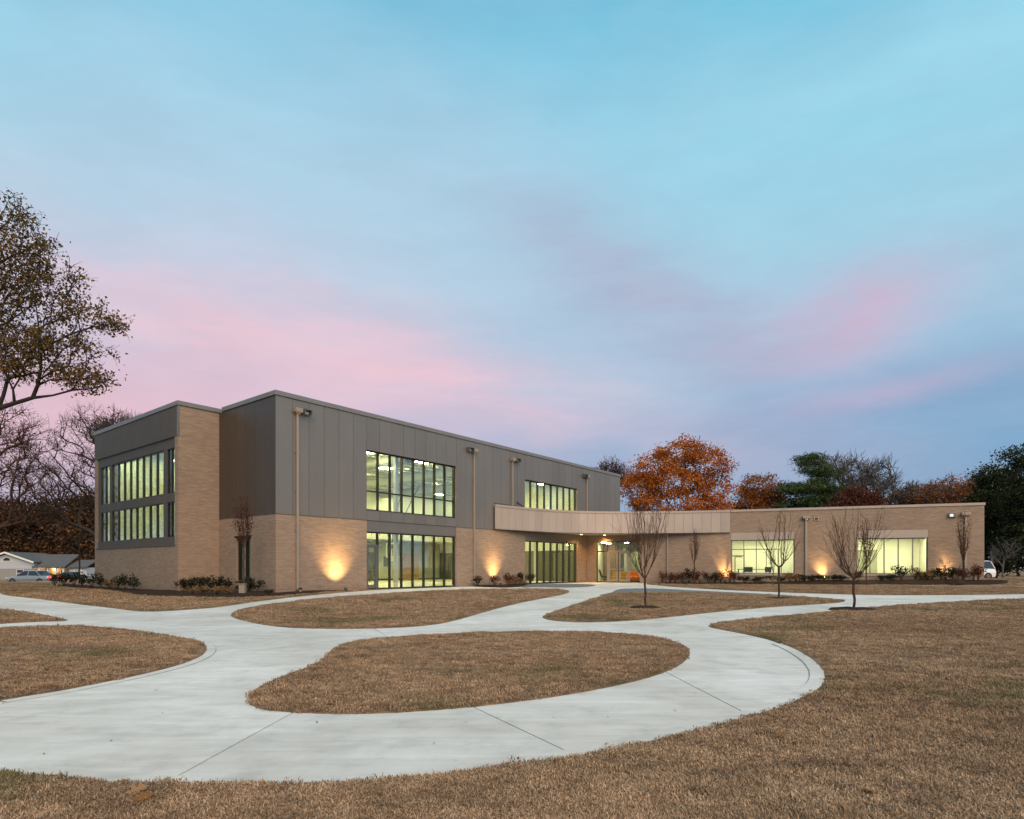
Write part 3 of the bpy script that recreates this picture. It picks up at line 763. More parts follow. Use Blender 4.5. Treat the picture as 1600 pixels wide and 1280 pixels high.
# ---- rooms behind the glass
def room(fr, t0, t1, d0, d1, z0, z1, wallmat='paint_white', floor='gym_floor', ceil='paint_white', sides='lrb'):
    w = MB()
    if 'l' in sides: w.box(fr, t0 - .1, t0, -d1, -d0, z0, z1)
    if 'r' in sides: w.box(fr, t1, t1 + .1, -d1, -d0, z0, z1)
    if 'b' in sides: w.box(fr, t0 - .1, t1 + .1, -d1 - .1, -d1 - .001, z0, z1)
    o = w.build('interior_wall', wallmat, B)
    MB().box(fr, t0 - .1, t1 + .1, -d1 - .1, -d0, z0 - .1, z0 - .002).build('interior_floor', floor, B)
    MB().box(fr, t0 - .1, t1 + .1, -d1 - .1, -d0, z1 + .002, z1 + .12).build('ceiling', ceil, B)
    return o
def lamps(fr, pts, z, sx, sy, mat, parent=None):
    for t, d in pts:
        h = MB().box(fr, t - sx / 2 - .04, t + sx / 2 + .04, -d - sy / 2 - .04, -d + sy / 2 + .04, z, z + .08).build('ceiling_light', 'paint_white', B)
        MB().box(fr, t - sx / 2, t + sx / 2, -d - sy / 2, -d + sy / 2, z - .02, z - .002).build('diffuser', mat, h)
        if mat == 'gym_lamp': MB().box(fr, t - sx / 2 + .1, t + sx / 2 - .1, -d - .08, -d + .08, z + .082, z + .095).build('diffuser', mat, h)  # added glow on top of the housing, brightens the gym ceiling
# gym
room(FF, 4.3, 24.6, .40, 15.0, .06, 8.05)
lamps(FF, [(t, d) for t in (6.6, 10.6, 14.6, 18.6, 22.4) for d in (2.2, 5.6, 9.2, 12.8)], 7.25, .9, .5, 'gym_lamp')
MB().box(FF, 4.32, 24.58, -14.98, -14.9, .07, 3.15).build('wall_pad', 'paint_sage', B)
MB().box(FF, 4.32, 24.5, -14.89, -14.86, .07, .2).build('skirting', 'black_paint', B)
MB().box(FF, 24.46, 24.58, -14.8, -.5, .07, 2.40).build('folding_partition', 'paint_dark', B)
MB().box(FF, 4.35, 24.4, -14.97, -13.2, 3.28, 3.55).build('running_track', 'paint_white', B)
rl = MB()
for i in range(26): rl.tube(FF.P(4.6 + i * .79, -13.25, 3.55), FF.P(4.6 + i * .79, -13.25, 4.6), .025, n=6)
for z in (3.85, 4.1, 4.35, 4.6): rl.tube(FF.P(4.4, -13.25, z), FF.P(24.4, -13.25, z), .022, n=6)
rl.build('railing', 'alu_frame_metal', B)
for i, d in enumerate((1.7, 3.6, 5.5, 7.4, 9.3, 11.2, 12.6, 14.2)):
    j = MB(); j.box(FF, 4.35, 24.55, -d - .07, -d + .07, 7.86, 7.96); j.box(FF, 4.35, 24.55, -d - .05, -d + .05, 7.05 + .2, 7.12 + .2)
    for k_ in range(26):
        a = 4.4 + k_ * .775; j.tube(FF.P(a, -d, 7.9), FF.P(a + .387, -d, 7.3), .022, n=5); j.tube(FF.P(a + .387, -d, 7.3), FF.P(a + .775, -d, 7.9), .022, n=5)
    j.build('roof_joist', 'joist_paint', B)
for t in (8.0, 13.0, 18.0):
    MB().tube(FF.P(t, -.6, 6.95), FF.P(t, -14.9, 6.95), .28, n=14).build('air_duct', 'joist_paint', B)
for t in (7.4, 19.9): MB().box(FF, t - .09, t + .09, -1.0, -.8, .03, 7.3).build('steel_column', 'paint_white', B)
dw = MB().box(FF, 15.6, 17.4, -14.89, -14.84, .07, 2.3).build('interior_door', 'paint_dark', B)
MB().box(FF, 20.2, 22.0, -14.89, -14.84, .07, 2.3).build('interior_door', 'wood_trim', B)
MB().box(FF, 18.2, 18.9, -14.89, -14.84, 1.2, 2.0).build('notice_board', 'paint_dark', B)
# room behind the small window and the tower hall
room(FF, .4, 4.1, .4, 4.8, .06, 3.2); lamps(FF, [(2.2, 2.4)], 3.1, .8, .5, 'room_lamp')
room(FF, -1.48, 4.1, 5.4, 15.0, .06, 7.7, sides='rb')
lamps(FF, [(t, d) for t in (-.4, 2.2) for d in (6.2, 8.2, 10.2, 12.2, 14.2)], 7.45, 1.3, .35, 'hall_lamp')

# ---- scuppers, downspouts and floodlights on the tall facade
def downspout(fr, t, ztop, zbot, w=.10, head=.34, light=0, off=.012):
    p = MB(); p.box(fr, t - w / 2, t + w / 2, off, off + .10, zbot + .12, ztop - .26)
    p.hexa([fr.P(t - w / 2, off, zbot + .12), fr.P(t + w / 2, off, zbot + .12), fr.P(t + w / 2, off + .10, zbot + .12), fr.P(t - w / 2, off + .10, zbot + .12)],
           [fr.P(t - w / 2, off + .10, zbot), fr.P(t + w / 2, off + .10, zbot), fr.P(t + w / 2, off + .22, zbot + .02), fr.P(t - w / 2, off + .22, zbot + .02)])
    o = p.build('downspout', 'downspout_metal', B)
    h = MB(); a = head / 2
    h.box(fr, t - a, t + a, off, off + .24, ztop - .16, ztop)
    h.hexa([fr.P(t - a, off, ztop - .162), fr.P(t + a, off, ztop - .162), fr.P(t + a, off + .24, ztop - .162), fr.P(t - a, off + .24, ztop - .162)],
           [fr.P(t - w / 2, off, ztop - .27), fr.P(t + w / 2, off, ztop - .27), fr.P(t + w / 2, off + .11, ztop - .27), fr.P(t - w / 2, off + .11, ztop - .27)])
    h.build('conductor_head', 'downspout_metal', o)
    for z in np.arange(zbot + .9, ztop - .5, 1.7): MB().box(fr, t - w / 2 - .03, t + w / 2 + .03, off - .005, off + .108, z, z + .04).build('strap', 'downspout_metal', o)
    if light:
        lt = t + light * (a + .24)
        fl = MB(); fl.box(fr, lt - .19, lt + .19, off, off + .05, ztop - .22, ztop + .02); fl.box(fr, lt - .19, lt + .19, off + .05, off + .30, ztop - .02, ztop + .02)
        fl.box(fr, lt - .19, lt - .15, off + .05, off + .30, ztop - .20, ztop - .02); fl.box(fr, lt + .15, lt + .19, off + .05, off + .30, ztop - .20, ztop - .02)
        f_ = fl.build('flood_light', 'alu_frame_metal', B)
        MB().box(fr, lt - .14, lt + .14, off + .055, off + .10, ztop - .16, ztop - .05).build('lens', 'paint_white', f_)
    return o
downspout(FF, .98, 8.05, .12, light=1)
downspout(FF, FF.t(739.5), 8.02, .12, light=-1)
downspout(FF, FF.t(799.5), 8.0, 4.86, light=1)
downspout(FF, FF.t(916), 7.98, 4.80, light=-1)

# ------------------------------------------------------------------ curved canopy and the wing
arc_px = [(771, 789.3), (790, 790.5), (809, 791.9), (833, 794.2), (858, 796.3), (880, 797.5), (901, 798.4), (920, 798.9), (940, 799.3), (980, 799.5), (1020, 799.2), (1060, 798.7), (1100, 798), (1141, 797)]
arc = [tuple(FF.P(a, b)[:2]) for a, b in ((14.33, .09), (15.3, .15), (16.42, .28), (17.79, .48), (19.19, .78), (20.23, 1.17))]
for px, py in arc_px[6:]:
    Y = 3.85 * FPX / (HY - py); arc.append(((px - CX) / FPX * Y, Y))
arc[-1] = tuple(FW.P(5.95, .03)[:2]); arc[-2] = tuple(FW.P(4.29, .14)[:2]); arc.append(tuple(FW.P(7.6, .0)[:2]))
sp_ = spline(arc, False, .1); xs_ = np.array([p[0] for p in sp_]); ys_ = np.array([p[1] for p in sp_])
for _ in range(40): xs_[1:-1] = (xs_[:-2] + 2 * xs_[1:-1] + xs_[2:]) / 4; ys_[1:-1] = (ys_[:-2] + 2 * ys_[1:-1] + ys_[2:]) / 4
k = xs_ <= FW.P(5.95).x; xs_, ys_ = xs_[k], ys_[k]
seg = np.hypot(np.diff(xs_), np.diff(ys_)); sl_ = np.concatenate([[0], np.cumsum(seg)]); TOT = sl_[-1]
def arcp(s, o=0.0, z=0.0):
    x = np.interp(s, sl_, xs_); y = np.interp(s, sl_, ys_); x2 = np.interp(min(TOT, s + .1), sl_, xs_); y2 = np.interp(min(TOT, s + .1), sl_, ys_); x1 = np.interp(max(0, s - .1), sl_, xs_); y1 = np.interp(max(0, s - .1), sl_, ys_)
    d = Vector((x2 - x1, y2 - y1, 0)).normalized(); n = Vector((d.y, -d.x, 0))
    return Vector((x, y, z)) + n * o
ZF0, ZF1 = 3.46, 4.80
NP = 29; OUT = .05
for i in range(NP):
    s0, s1 = TOT * i / NP + .006, TOT * (i + 1) / NP - .006
    m = MB(); sm = (s0 + s1) / 2
    ring = []
    for s in (s0, sm, s1):
        ring.append([arcp(s, OUT - .04, ZF0), arcp(s, OUT, ZF0), arcp(s, OUT, ZF1), arcp(s, OUT - .04, ZF1)])
    for a, b in zip(ring, ring[1:]):
        kk = len(m.v); m.v += [tuple(v) for v in a + b]; m.f += [(kk, kk + 1, kk + 5, kk + 4), (kk + 1, kk + 2, kk + 6, kk + 5), (kk + 2, kk + 3, kk + 7, kk + 6), (kk + 3, kk, kk + 4, kk + 7)]
    m.f += [(0, 1, 2, 3), (12, 13, 14, 15)]
    m.build('canopy_panel', 'champagne_metal', B)
def strip(name, mat, o0, o1, z0, z1, s0=0.0, s1=None, n=90):
    m = MB(); s1 = TOT if s1 is None else s1; ring = []
    for i in range(n + 1):
        s = s0 + (s1 - s0) * i / n; ring += [arcp(s, o0, z0), arcp(s, o1, z0), arcp(s, o1, z1), arcp(s, o0, z1)]
    m.add(ring, [(4 * i + j, 4 * i + (j + 1) % 4, 4 * i + 4 + (j + 1) % 4, 4 * i + 4 + j) for i in range(n) for j in range(4)] + [(0, 1, 2, 3), (4 * n, 4 * n + 1, 4 * n + 2, 4 * n + 3)])
    return m.build(name, mat, B)
strip('canopy_backing', 'backing', -.12, OUT - .045, ZF0 + .02, ZF1)
strip('coping', 'champagne_metal', -.30, OUT + .03, ZF1 + .004, ZF1 + .15)
strip('drip_edge', 'dark_bronze_metal', OUT - .06, OUT + .012, ZF0 - .035, ZF0 - .003)
inner = [arcp(TOT * i / 40, -.02) for i in range(41)]
back = [FW.P(5.95, -.05), FW.P(.05, -.32), FE.P(4.2, -.3), FE.P(0, -.35), FF.P(25.1, -.02), FF.P(14.4, .003)]
def slab_(z0, z1, name, mat):
    pts = inner + back; n = len(pts)
    vs = [(p.x, p.y, z0) for p in pts] + [(p.x, p.y, z1) for p in pts]
    m = MB(); m.add(vs, [tuple(range(n)), tuple(range(n, 2 * n))] + [(i, (i + 1) % n, n + (i + 1) % n, n + i) for i in range(n)])
    me = m.mesh(name, root_loc(B)); bm = bmesh.new(); bm.from_mesh(me); bmesh.ops.triangulate(bm, faces=[f for f in bm.faces if len(f.verts) > 4]); bm.to_mesh(me); bm.free()
    return link(name, me, mat, B)
slab_(ZF0 + .03, ZF0 + .08, 'soffit', 'soffit_white')
slab_(4.52, 4.60, 'canopy_roof', 'roof_membrane')
MB().box(FF, 14.4, 16.7, .004, .03, 4.99, 5.05).build('flashing', 'dark_bronze_metal', B)
MB().hexa([FF.P(16.55, .01, 5.28), FF.P(16.75, .01, 5.28), FF.P(16.75, .06, 5.28), FF.P(16.55, .06, 5.28)], [FF.P(17.3, .01, 4.98), FF.P(17.48, .01, 4.98), FF.P(17.48, .06, 4.98), FF.P(17.3, .06, 4.98)]).build('flashing', 'dark_bronze_metal', B)

# entrance
EL = 4.2
g0, g1 = FE.t(932), FE.t(1001.5)
wall(FE, 0.02, EL + .4, H1, 4.50, .30, [(g0, g1 + .02, .0, 3.02)], 'brick_wall', 'tan_brick', B)
e1, e2, e3 = FE.t(949), FE.t(982.6), g1
wn = window(FE, g0 + .002, g1, .03, 3.02, [e1, (e1 + e2) / 2 + .0, e2], (2.30,), rec=.12, fw=.05, mw=.06, md=.12, door=lambda a, b, z: e1 - .1 < (a + b) / 2 < e2 + .1 and z < 2)
dm = (e1 + e2) / 2
MB().box(FE, e1 - .05, e1 + .05, -.25, -.10, .03, 2.30).box(FE, e2 - .05, e2 + .05, -.25, -.10, .03, 2.30).box(FE, e1 + .05, e2 - .05, -.25, -.10, 2.26, 2.36).build('door_frame', 'door_frame_metal', B)
door_leaf(FE, e1 + .053, dm - .034, .04, 2.25, -.12, 'door_frame_metal', .98, 1, .12); door_leaf(FE, dm + .034, e2 - .053, .04, 2.25, -.12, 'door_frame_metal', .98, -1, .12)
room(FE, .25, 7.2, .42, 6.2, .02, 3.10)
MB().box(FE, 2.2, 7.15, -6.15, -6.05, .03, 3.0).build('feature_wall', 'paint_sage', B)
MB().box(FE, 1.6, 2.1, -4.4, -3.9, .03, 3.08).build('interior_column', 'paint_dark', B)
MB().box(FE, 2.3, 7.1, -4.2, -3.9, 2.45, 3.08).build('bulkhead', 'paint_dark', B)
MB().box(FE, 3.6, 3.75, -4.0, -3.9, .03, 2.44).box(FE, 2.5, 2.65, -4.0, -3.9, .03, 2.44).build('interior_post', 'black_paint', B)
lamps(FE, [(1.0, 1.6), (2.6, 2.6), (4.0, 1.8), (5.6, 3.0), (1.0, 3.6), (4.8, 5.0), (3.0, 5.2)], 3.02, .34, .34, 'lobby_lamp')
MB().box(FF, 30.4, 33.6, -8.0, -.8, 0, 5.15).build('rear_block', 'bronze_metal', B)

# wing walls
wa = (FW.t(1142.5), FW.t(1241.5)); wb = (FW.t(1338.5), FW.t(1450))
SILL, WHD, WHT = .70, 2.93, 3.42
wall(FW, 0.0, WLEN, -.3, 4.80, .30, [(*wa, SILL, WHT), (*wb, SILL, WHT)], 'brick_wall', 'tan_brick', B)
FWE = Fr(FW.P(WLEN), -WN, WD)
wall(FWE, .302, 16.0, -.4, 4.80, .30, [], 'brick_wall', 'tan_brick', B)
FWB = Fr(FW.P(0), -WN, -WD)
wall(FWB, .302, 1.4, -.1, 3.44, .30, [], 'brick_wall', 'tan_brick', B)
coping(FW, 5.99, WLEN + .05, 'champagne_metal', 4.80, .155, .04); coping(FWE, .345, 16, 'champagne_metal', 4.80, .155, .04)
MB().add([FW.P(0, -.2, 4.55), FW.P(WLEN - .1, -.2, 4.55), FW.P(WLEN - .1, -16, 4.55), FW.P(-5, -16, 4.55), FW.P(-5, -4.0, 4.55), FW.P(0, -4.0, 4.55)], [tuple(range(6))]).build('roof', 'roof_membrane', B, recalc=False)
wr = random.Random(5)
for (t0, t1), nm, tr in ((wa, 3, (2.35,)), (wb, 4, ())):
    MB().box(FW, t0 + .002, t1 - .002, -.26, -.005, WHD, WHT - .002).build('header_panel', 'champagne_metal', B)
    MB().box(FW, t0 - .04, t1 + .04, -.2, .045, SILL - .12, SILL - .003).build('sill', 'champagne_metal', B)
    k_ = nm + 1; mm = [t0 + (t1 - t0) / k_ * i for i in range(1, k_)] if nm == 4 else [t0 + (t1 - t0) * f_ for f_ in (.205, .405, .80)]
    window(FW, t0 + .002, t1 - .002, SILL + .002, WHD - .002, mm, (), rec=.10, fw=.05, mw=.045, md=.11, frame='alu_frame_metal')
# rooms of the wing
ra0, ra1 = wa[0] - 1.0, wa[1] + .6; rb0, rb1 = wb[0] - .8, wb[1] + 1.0
room(FW, ra0, ra1, .32, 5.6, .30, 3.20); room(FW, rb0, rb1, .32, 5.6, .30, 3.20)
lamps(FW, [(ra0 + 1.9, 1.4), (ra0 + 3.6, 1.4), (ra0 + 5.2, 1.4), (ra0 + 1.9, 3.8), (ra0 + 3.6, 3.8), (ra0 + 5.2, 3.8)], 3.13, .9, .45, 'room_lamp')
lamps(FW, [(rb0 + 1.5, 1.4), (rb0 + 3.0, 1.4), (rb0 + 4.5, 1.4), (rb0 + 5.8, 1.4), (rb0 + 1.5, 3.8), (rb0 + 3.0, 3.8), (rb0 + 4.6, 3.8)], 3.13, .9, .45, 'room_lamp')
# glazed partition with a door inside the first room, an alcove in the second
gpn = MB()
for t in (ra0 + 1.9, ra0 + 2.7, ra0 + 3.35, ra0 + 4.1, ra0 + 4.45, ra0 + 5.2): gpn.box(FW, t - .025, t + .025, -3.0, -2.93, .30, 2.36)
gpn.box(FW, ra0 + .05, ra1 - 1.2, -3.0, -2.93, 2.36, 2.42)
gpn.box(FW, ra0 + 1.0, ra0 + 1.1, -3.0, -2.93, .3, 2.36); gpn.box(FW, ra0 + 1.1, ra0 + 1.85, -3.0, -2.93, 1.9, 1.97)
gpn.build('interior_partition', 'alu_frame_metal', B)
MB().box(FW, ra1 - 1.25, ra1 - .02, -3.0, -2.9, .30, 3.18).build('interior_wall', 'paint_white', B)
dr = MB().box(FW, ra0 + 1.25, ra0 + 1.33, -3.02, -2.92, .3, 1.9).box(FW, ra0 + 1.33, ra0 + 1.75, -3.02, -2.92, 1.82, 1.9).build('interior_door', 'wood_trim', B)
MB().box(FW, rb0 + 1.6, rb0 + 3.1, -5.62, -5.58, .3, 2.35).build('interior_opening', 'paint_sage', B)
MB().box(FW, rb0 + 2.2, rb0 + 2.24, -5.6, -5.55, .3, 2.3).build('interior_door', 'paint_dark', B)
downspout(FW, FW.t(1043.5), 3.44, .1, w=.09, head=.1)
downspout(FW, FW.t(1259.5), 4.42, .26, w=.12, head=.44)
downspout(FW, FW.t(1508), 4.40, .34, w=.12, head=.44)
vt = FW.t(1275.5); v_ = MB().box(FW, vt - .14, vt + .14, .003, .05, 4.12, 4.34).build('wall_vent', 'champagne_metal', B); MB().box(FW, vt - .09, vt + .09, .051, .056, 4.165, 4.295).build('grille', 'black_paint', v_)
vt = FW.t(1487); v_ = MB().box(FW, vt - .20, vt + .20, .003, .12, 4.12, 4.36).build('wall_light', 'alu_frame_metal', B, bevel=.01); MB().box(FW, vt - .12, vt + .05, .121, .126, 4.16, 4.31).build('lens', 'pack_lamp', v_)

def lamp(name, kind, loc, energy, color, aim=None, size=60, blend=.5, rad=.04, parent=None):
    l = bpy.data.lights.new(name, kind); l.energy = energy; l.color = color
    if kind == 'SPOT': l.spot_size = R(size); l.spot_blend = blend; l.shadow_soft_size = rad
    if kind == 'POINT': l.shadow_soft_size = rad
    o = bpy.data.objects.new(name, l); COL.objects.link(o); loc = Vector(loc)
    if aim is not None: o.rotation_euler = (Vector(aim) - loc).to_track_quat('-Z', 'Y').to_euler()
    if parent is not None: o.parent = parent; loc = loc - root_loc(parent)
    o.location = loc; return o
# downlights in the soffit
for px, py in ((875.5, 834), (908, 835), (944.6, 836)):
    Y = (ZF0 + .03 - CAMH) * FPX / (HY - py); c = at(px, Y, py)
    d = MB().lathe((c.x, c.y, ZF0 + .012), [(.11, 0), (.11, .016)], 14).build('downlight', 'paint_white', B)
    MB().lathe((c.x, c.y, ZF0 + .006), [(.08, 0), (.08, .0055)], 14).build('lens', 'warm_lamp', d)
    lamp('downlight_lamp', 'SPOT', (c.x, c.y, ZF0 - .02), 170, (1.0, .58, .22), (c.x, c.y, 0), 140, .8, .06, d)
# ------------------------------------------------------------------ ground lamps that wash the walls
def uplight(fr, t, label, off=.42, energy=95, z0=None, size=98, lean=.17, zt=2.6):
    p = fr.P(t, off); z = hgt(p.x, p.y) + .0 if z0 is None else z0
    th = thing('ground_uplight', label, 'uplight', (p.x, p.y, z), 'uplights along the brick walls')
    loc = Vector((p.x, p.y, z))
    aim = fr.P(t, off - lean, z + 1.0)
    d = (aim - Vector((p.x, p.y, z))).normalized(); c = loc + Vector((0, 0, .09))
    MB().tube(loc - Vector((0, 0, .12)), c, .018, n=8).build('spike', 'black_paint', th)
    MB().tube(c - d * .05, c + d * .10, .05, .062, n=12).build('housing', 'black_paint', th)
    MB().tube(c + d * .101, c + d * .104, .052, n=12).build('lens', 'wash_lamp', th)
    lamp('uplight_lamp', 'SPOT', c + d * .11, energy, (1.0, .64, .26), c + d * 3, size, 1.0, .05, th)
    return th
uplight(FF, FF.t(524), 'black ground uplight washing the corner brick between the first downspout and the glazed gym door', energy=820, off=.80, size=88, lean=.55)
uplight(FF, FF.t(770), 'black ground uplight behind the red shrubs between the two tall ground floor windows', energy=680, off=.62, size=88, lean=.42)
uplight(FW, FW.t(1133), 'black ground uplight beside the left edge of the first wing window', energy=440, off=.52, size=92, lean=.50)
uplight(FW, FW.t(1286), 'black ground uplight between the two wing windows', energy=440, off=.52, size=92, lean=.50)
uplight(FW, FW.t(1473), 'black ground uplight right of the second wing window by the corner downspout', energy=420, off=.52, size=92, lean=.50)

# ------------------------------------------------------------------ things seen through the glass
hp = FF.P(15.9, -10.9)
hoop = thing('basketball_hoop', 'basketball hoop with glass backboard hanging inside the gym behind the tall ground floor window', 'basketball hoop', (hp.x, hp.y, 0))
zb = 1.85
fr_ = Fr(hp, L1, -D1)
bb = MB(); 
for a, b, c, d in ((-.9, .9, zb, zb + .05), (-.9, .9, zb + 1.0, zb + 1.05), (-.9, -.85, zb + .05, zb + 1.0), (.85, .9, zb + .05, zb + 1.0)): bb.box(fr_, a, b, 0, .05, c, d)
for a, b, c, d in ((-.3, .3, zb + .12, zb + .17), (-.3, .3, zb + .57, zb + .62), (-.3, -.25, zb + .17, zb + .57), (.25, .3, zb + .17, zb + .57)): bb.box(fr_, a, b, .01, .055, c, d)
bb = bb.build('backboard', 'net_white', hoop); MB().box(fr_, -.85, .85, .02, .03, zb + .05, zb + 1.0).build('glass', 'clear_glass', bb)
rm = MB(); rc = fr_.P(0, .30, zb + .15)
for i in range(14):
    a, b = 2 * math.pi * i / 14, 2 * math.pi * (i + 1) / 14
    rm.tube(rc + Vector((math.cos(a), math.sin(a), 0)) * .23, rc + Vector((math.cos(b), math.sin(b), 0)) * .23, .016, n=5)
rm.box(fr_, -.1, .1, .055, .1, zb + .08, zb + .2); rm.build('rim', 'hoop_orange', hoop)
net = MB()
for i in range(12):
    a, b = 2 * math.pi * i / 12, 2 * math.pi * (i + 1) / 12
    for s_, e_ in ((a, b), (b, a)):
        net.tube(rc + Vector((math.cos(s_), math.sin(s_), 0)) * .22, rc + Vector((math.cos(e_) * .12, math.sin(e_) * .12, -.42)), .007, n=3)
net.build('net', 'net_white', hoop)
sp = MB()
for a in (-.3, .3): sp.tube(fr_.P(a, -.05, zb + .3), fr_.P(a, -.05, zb + 2.2), .035, n=6)
for a in (-.3, .3): sp.tube(fr_.P(a, -.05, zb + 2.1), fr_.P(a * 3, -1.6, 7.2), .035, n=6)
for z in (zb + .4, zb + 1.3, zb + 2.0): sp.box(fr_, -.33, .33, -.09, -.02, z, z + .07)
sp.build('hanger', 'black_paint', hoop)
def seat_block(name, label, cat, t, d, w, dep, mat, back=True, h=.42):
    p = FE.P(t, -d); th = thing(name, label, cat, (p.x, p.y, .02))
    MB().box(FE, t - w / 2, t + w / 2, -d - dep / 2, -d + dep / 2, .12, h).build('seat', mat, th, bevel=.03)
    MB().box(FE, t - w / 2 + .05, t + w / 2 - .05, -d - dep / 2 + .05, -d + dep / 2 - .05, .02, .118).build('base', 'black_paint', th)
    if back: MB().box(FE, t - w / 2, t + w / 2, -d - dep / 2 - .16, -d - dep / 2 - .002, .12, .82).build('backrest', mat, th, bevel=.03)
    return th
seat_block('lobby_sofa', 'mustard orange sofa seen through the left entrance door', 'sofa', FE.t(958), 2.6, 1.1, .7, 'mustard_fabric')
seat_block('lobby_sofa', 'bright orange sofa seen through the right entrance door', 'sofa', FE.t(974), 2.9, 1.3, .7, 'orange_fabric')
seat_block('lobby_sofa', 'orange bench seat behind the glass right of the entrance doors', 'sofa', FE.t(990), 2.0, 1.1, .7, 'orange_fabric', False)
p = FE.P(FE.t(975), -1.7); th = thing('coffee_table', 'pale low table in front of the orange sofa inside the entrance', 'table', (p.x, p.y, .02)); t_ = FE.t(975)
MB().box(FE, t_ - .25, t_ + .25, -1.9, -1.5, .34, .40).build('table_top', 'pale_wood', th)
for a in (-.2, .2):
    for b in (-1.86, -1.54): MB().box(FE, t_ + a - .02, t_ + a + .02, b - .02, b + .02, .02, .338).build('leg', 'pale_wood', th)
t_ = FE.t(941.5); p = FE.P(t_, -1.0); th = thing('lounge_chair', 'dark green lounge chair behind the glass left of the entrance doors', 'chair', (p.x, p.y, .02))
MB().box(FE, t_ - .28, t_ + .26, -1.28, -.72, .36, .44).build('seat', 'dark_fabric', th, bevel=.02)
MB().hexa([FE.P(t_ - .30, -1.28, .44), FE.P(t_ - .22, -1.28, .44), FE.P(t_ - .22, -.72, .44), FE.P(t_ - .30, -.72, .44)], [FE.P(t_ - .46, -1.24, .95), FE.P(t_ - .40, -1.24, .95), FE.P(t_ - .40, -.76, .95), FE.P(t_ - .46, -.76, .95)]).build('backrest', 'dark_fabric', th)
for a in (-.24, .22):
    for b in (-1.22, -.78): MB().tube(FE.P(t_ + a, b, .36), FE.P(t_ + a * 1.25, b, .02), .016, n=6).build('leg', 'black_paint', th)
def desk_chair(px, d, label):
    t = FW.t(px); p = FW.P(t, -d); th = thing('desk_chair', label, 'chair', (p.x, p.y, .30), 'chairs in the first wing room')
    MB().box(FW, t - .22, t + .22, -d - .22, -d + .22, .70, .76).build('seat', 'dark_fabric', th, bevel=.015)
    MB().box(FW, t - .20, t + .20, -d - .26, -d - .225, .80, 1.14).build('backrest', 'dark_fabric', th)
    MB().tube(FW.P(t, -d, .32), FW.P(t, -d, .70), .03, n=6).box(FW, t - .2, t + .2, -d - .03, -d + .03, .305, .335).build('stem', 'black_paint', th)
desk_chair(1167, .85, 'dark desk chair showing over the sill at the left of the first wing window')
desk_chair(1172.5, 1.1, 'second dark desk chair close beside the leftmost one in the first wing window')
desk_chair(1202, .9, 'dark desk chair at the middle of the first wing window')
t_ = FW.t(1180); p = FW.P(t_, -1.7); th = thing('desk', 'long dark desk just over the sill inside the first wing window', 'desk', (p.x, p.y, .30))
MB().box(FW, t_ - 1.1, t_ + 1.1, -2.1, -1.4, .96, 1.0).build('desk_top', 'black_paint', th)
for a in (-1.0, 1.0): MB().box(FW, t_ + a - .03, t_ + a + .03, -2.05, -1.45, .30, .958).build('leg', 'black_paint', th)

# ------------------------------------------------------------------ trees
def quads_mesh(name, V, nq, tone=None):
    """V: (nq*4, 3) array of quads; tone: one value per quad"""
    me = bpy.data.meshes.new(name)
    me.vertices.add(nq * 4); me.vertices.foreach_set('co', V.astype(np.float32).ravel())
    me.loops.add(nq * 4); me.loops.foreach_set('vertex_index', np.arange(nq * 4, dtype=np.int32))
    me.polygons.add(nq); me.polygons.foreach_set('loop_start', np.arange(0, nq * 4, 4, dtype=np.int32))
    if tone is not None:
        a = me.attributes.new('tone', 'FLOAT', 'POINT'); a.data.foreach_set('value', np.repeat(tone.astype(np.float32), 4))
    me.update(calc_edges=True); me.validate()
    return me
def leaf_quads(C, size, rs, aspect=.6, up=0.0, jit=.35):
    n = len(C)
    u = rs.normal(size=(n, 3)); u[:, 2] += up; u /= np.linalg.norm(u, axis=1)[:, None]
    w = rs.normal(size=(n, 3)); w -= (w * u).sum(1)[:, None] * u; w /= np.linalg.norm(w, axis=1)[:, None]
    s = size * (1 + jit * rs.uniform(-1, 1, n))[:, None]
    nrm = np.cross(u, w) * s * .12
    a = C - u * s * .5; b = C + w * s * aspect * .5 + nrm; c = C + u * s * .5; d = C - w * s * aspect * .5 + nrm
    return np.stack([a, b, c, d], 1).reshape(-1, 3)
def tubes_mesh(name, P, Q, r0, r1, sides):
    d = Q - P; ln = np.linalg.norm(d, axis=1); k = ln > 1e-5; P, Q, r0, r1, d, ln = P[k], Q[k], r0[k], r1[k], d[k], ln[k]
    d = d / ln[:, None]; ref = np.where(np.abs(d[:, 2:3]) < .9, np.array([[0, 0, 1.0]]), np.array([[1.0, 0, 0]]))
    u = np.cross(d, ref); u /= np.linalg.norm(u, axis=1)[:, None]; w = np.cross(d, u); n = len(P)
    ang = np.arange(sides) * 2 * np.pi / sides
    ring = np.cos(ang)[None, :, None] * u[:, None] + np.sin(ang)[None, :, None] * w[:, None]
    A = P[:, None] + ring * r0[:, None, None]; Bq = Q[:, None] + ring * r1[:, None, None]
    V = np.concatenate([A, Bq], 1).reshape(-1, 3)
    base = np.arange(n)[:, None] * 2 * sides; i = np.arange(sides)[None]; j = (i + 1) % sides
    F = np.stack([base + i, base + sides + i, base + sides + j, base + j], -1).reshape(-1, 4)
    return V, F
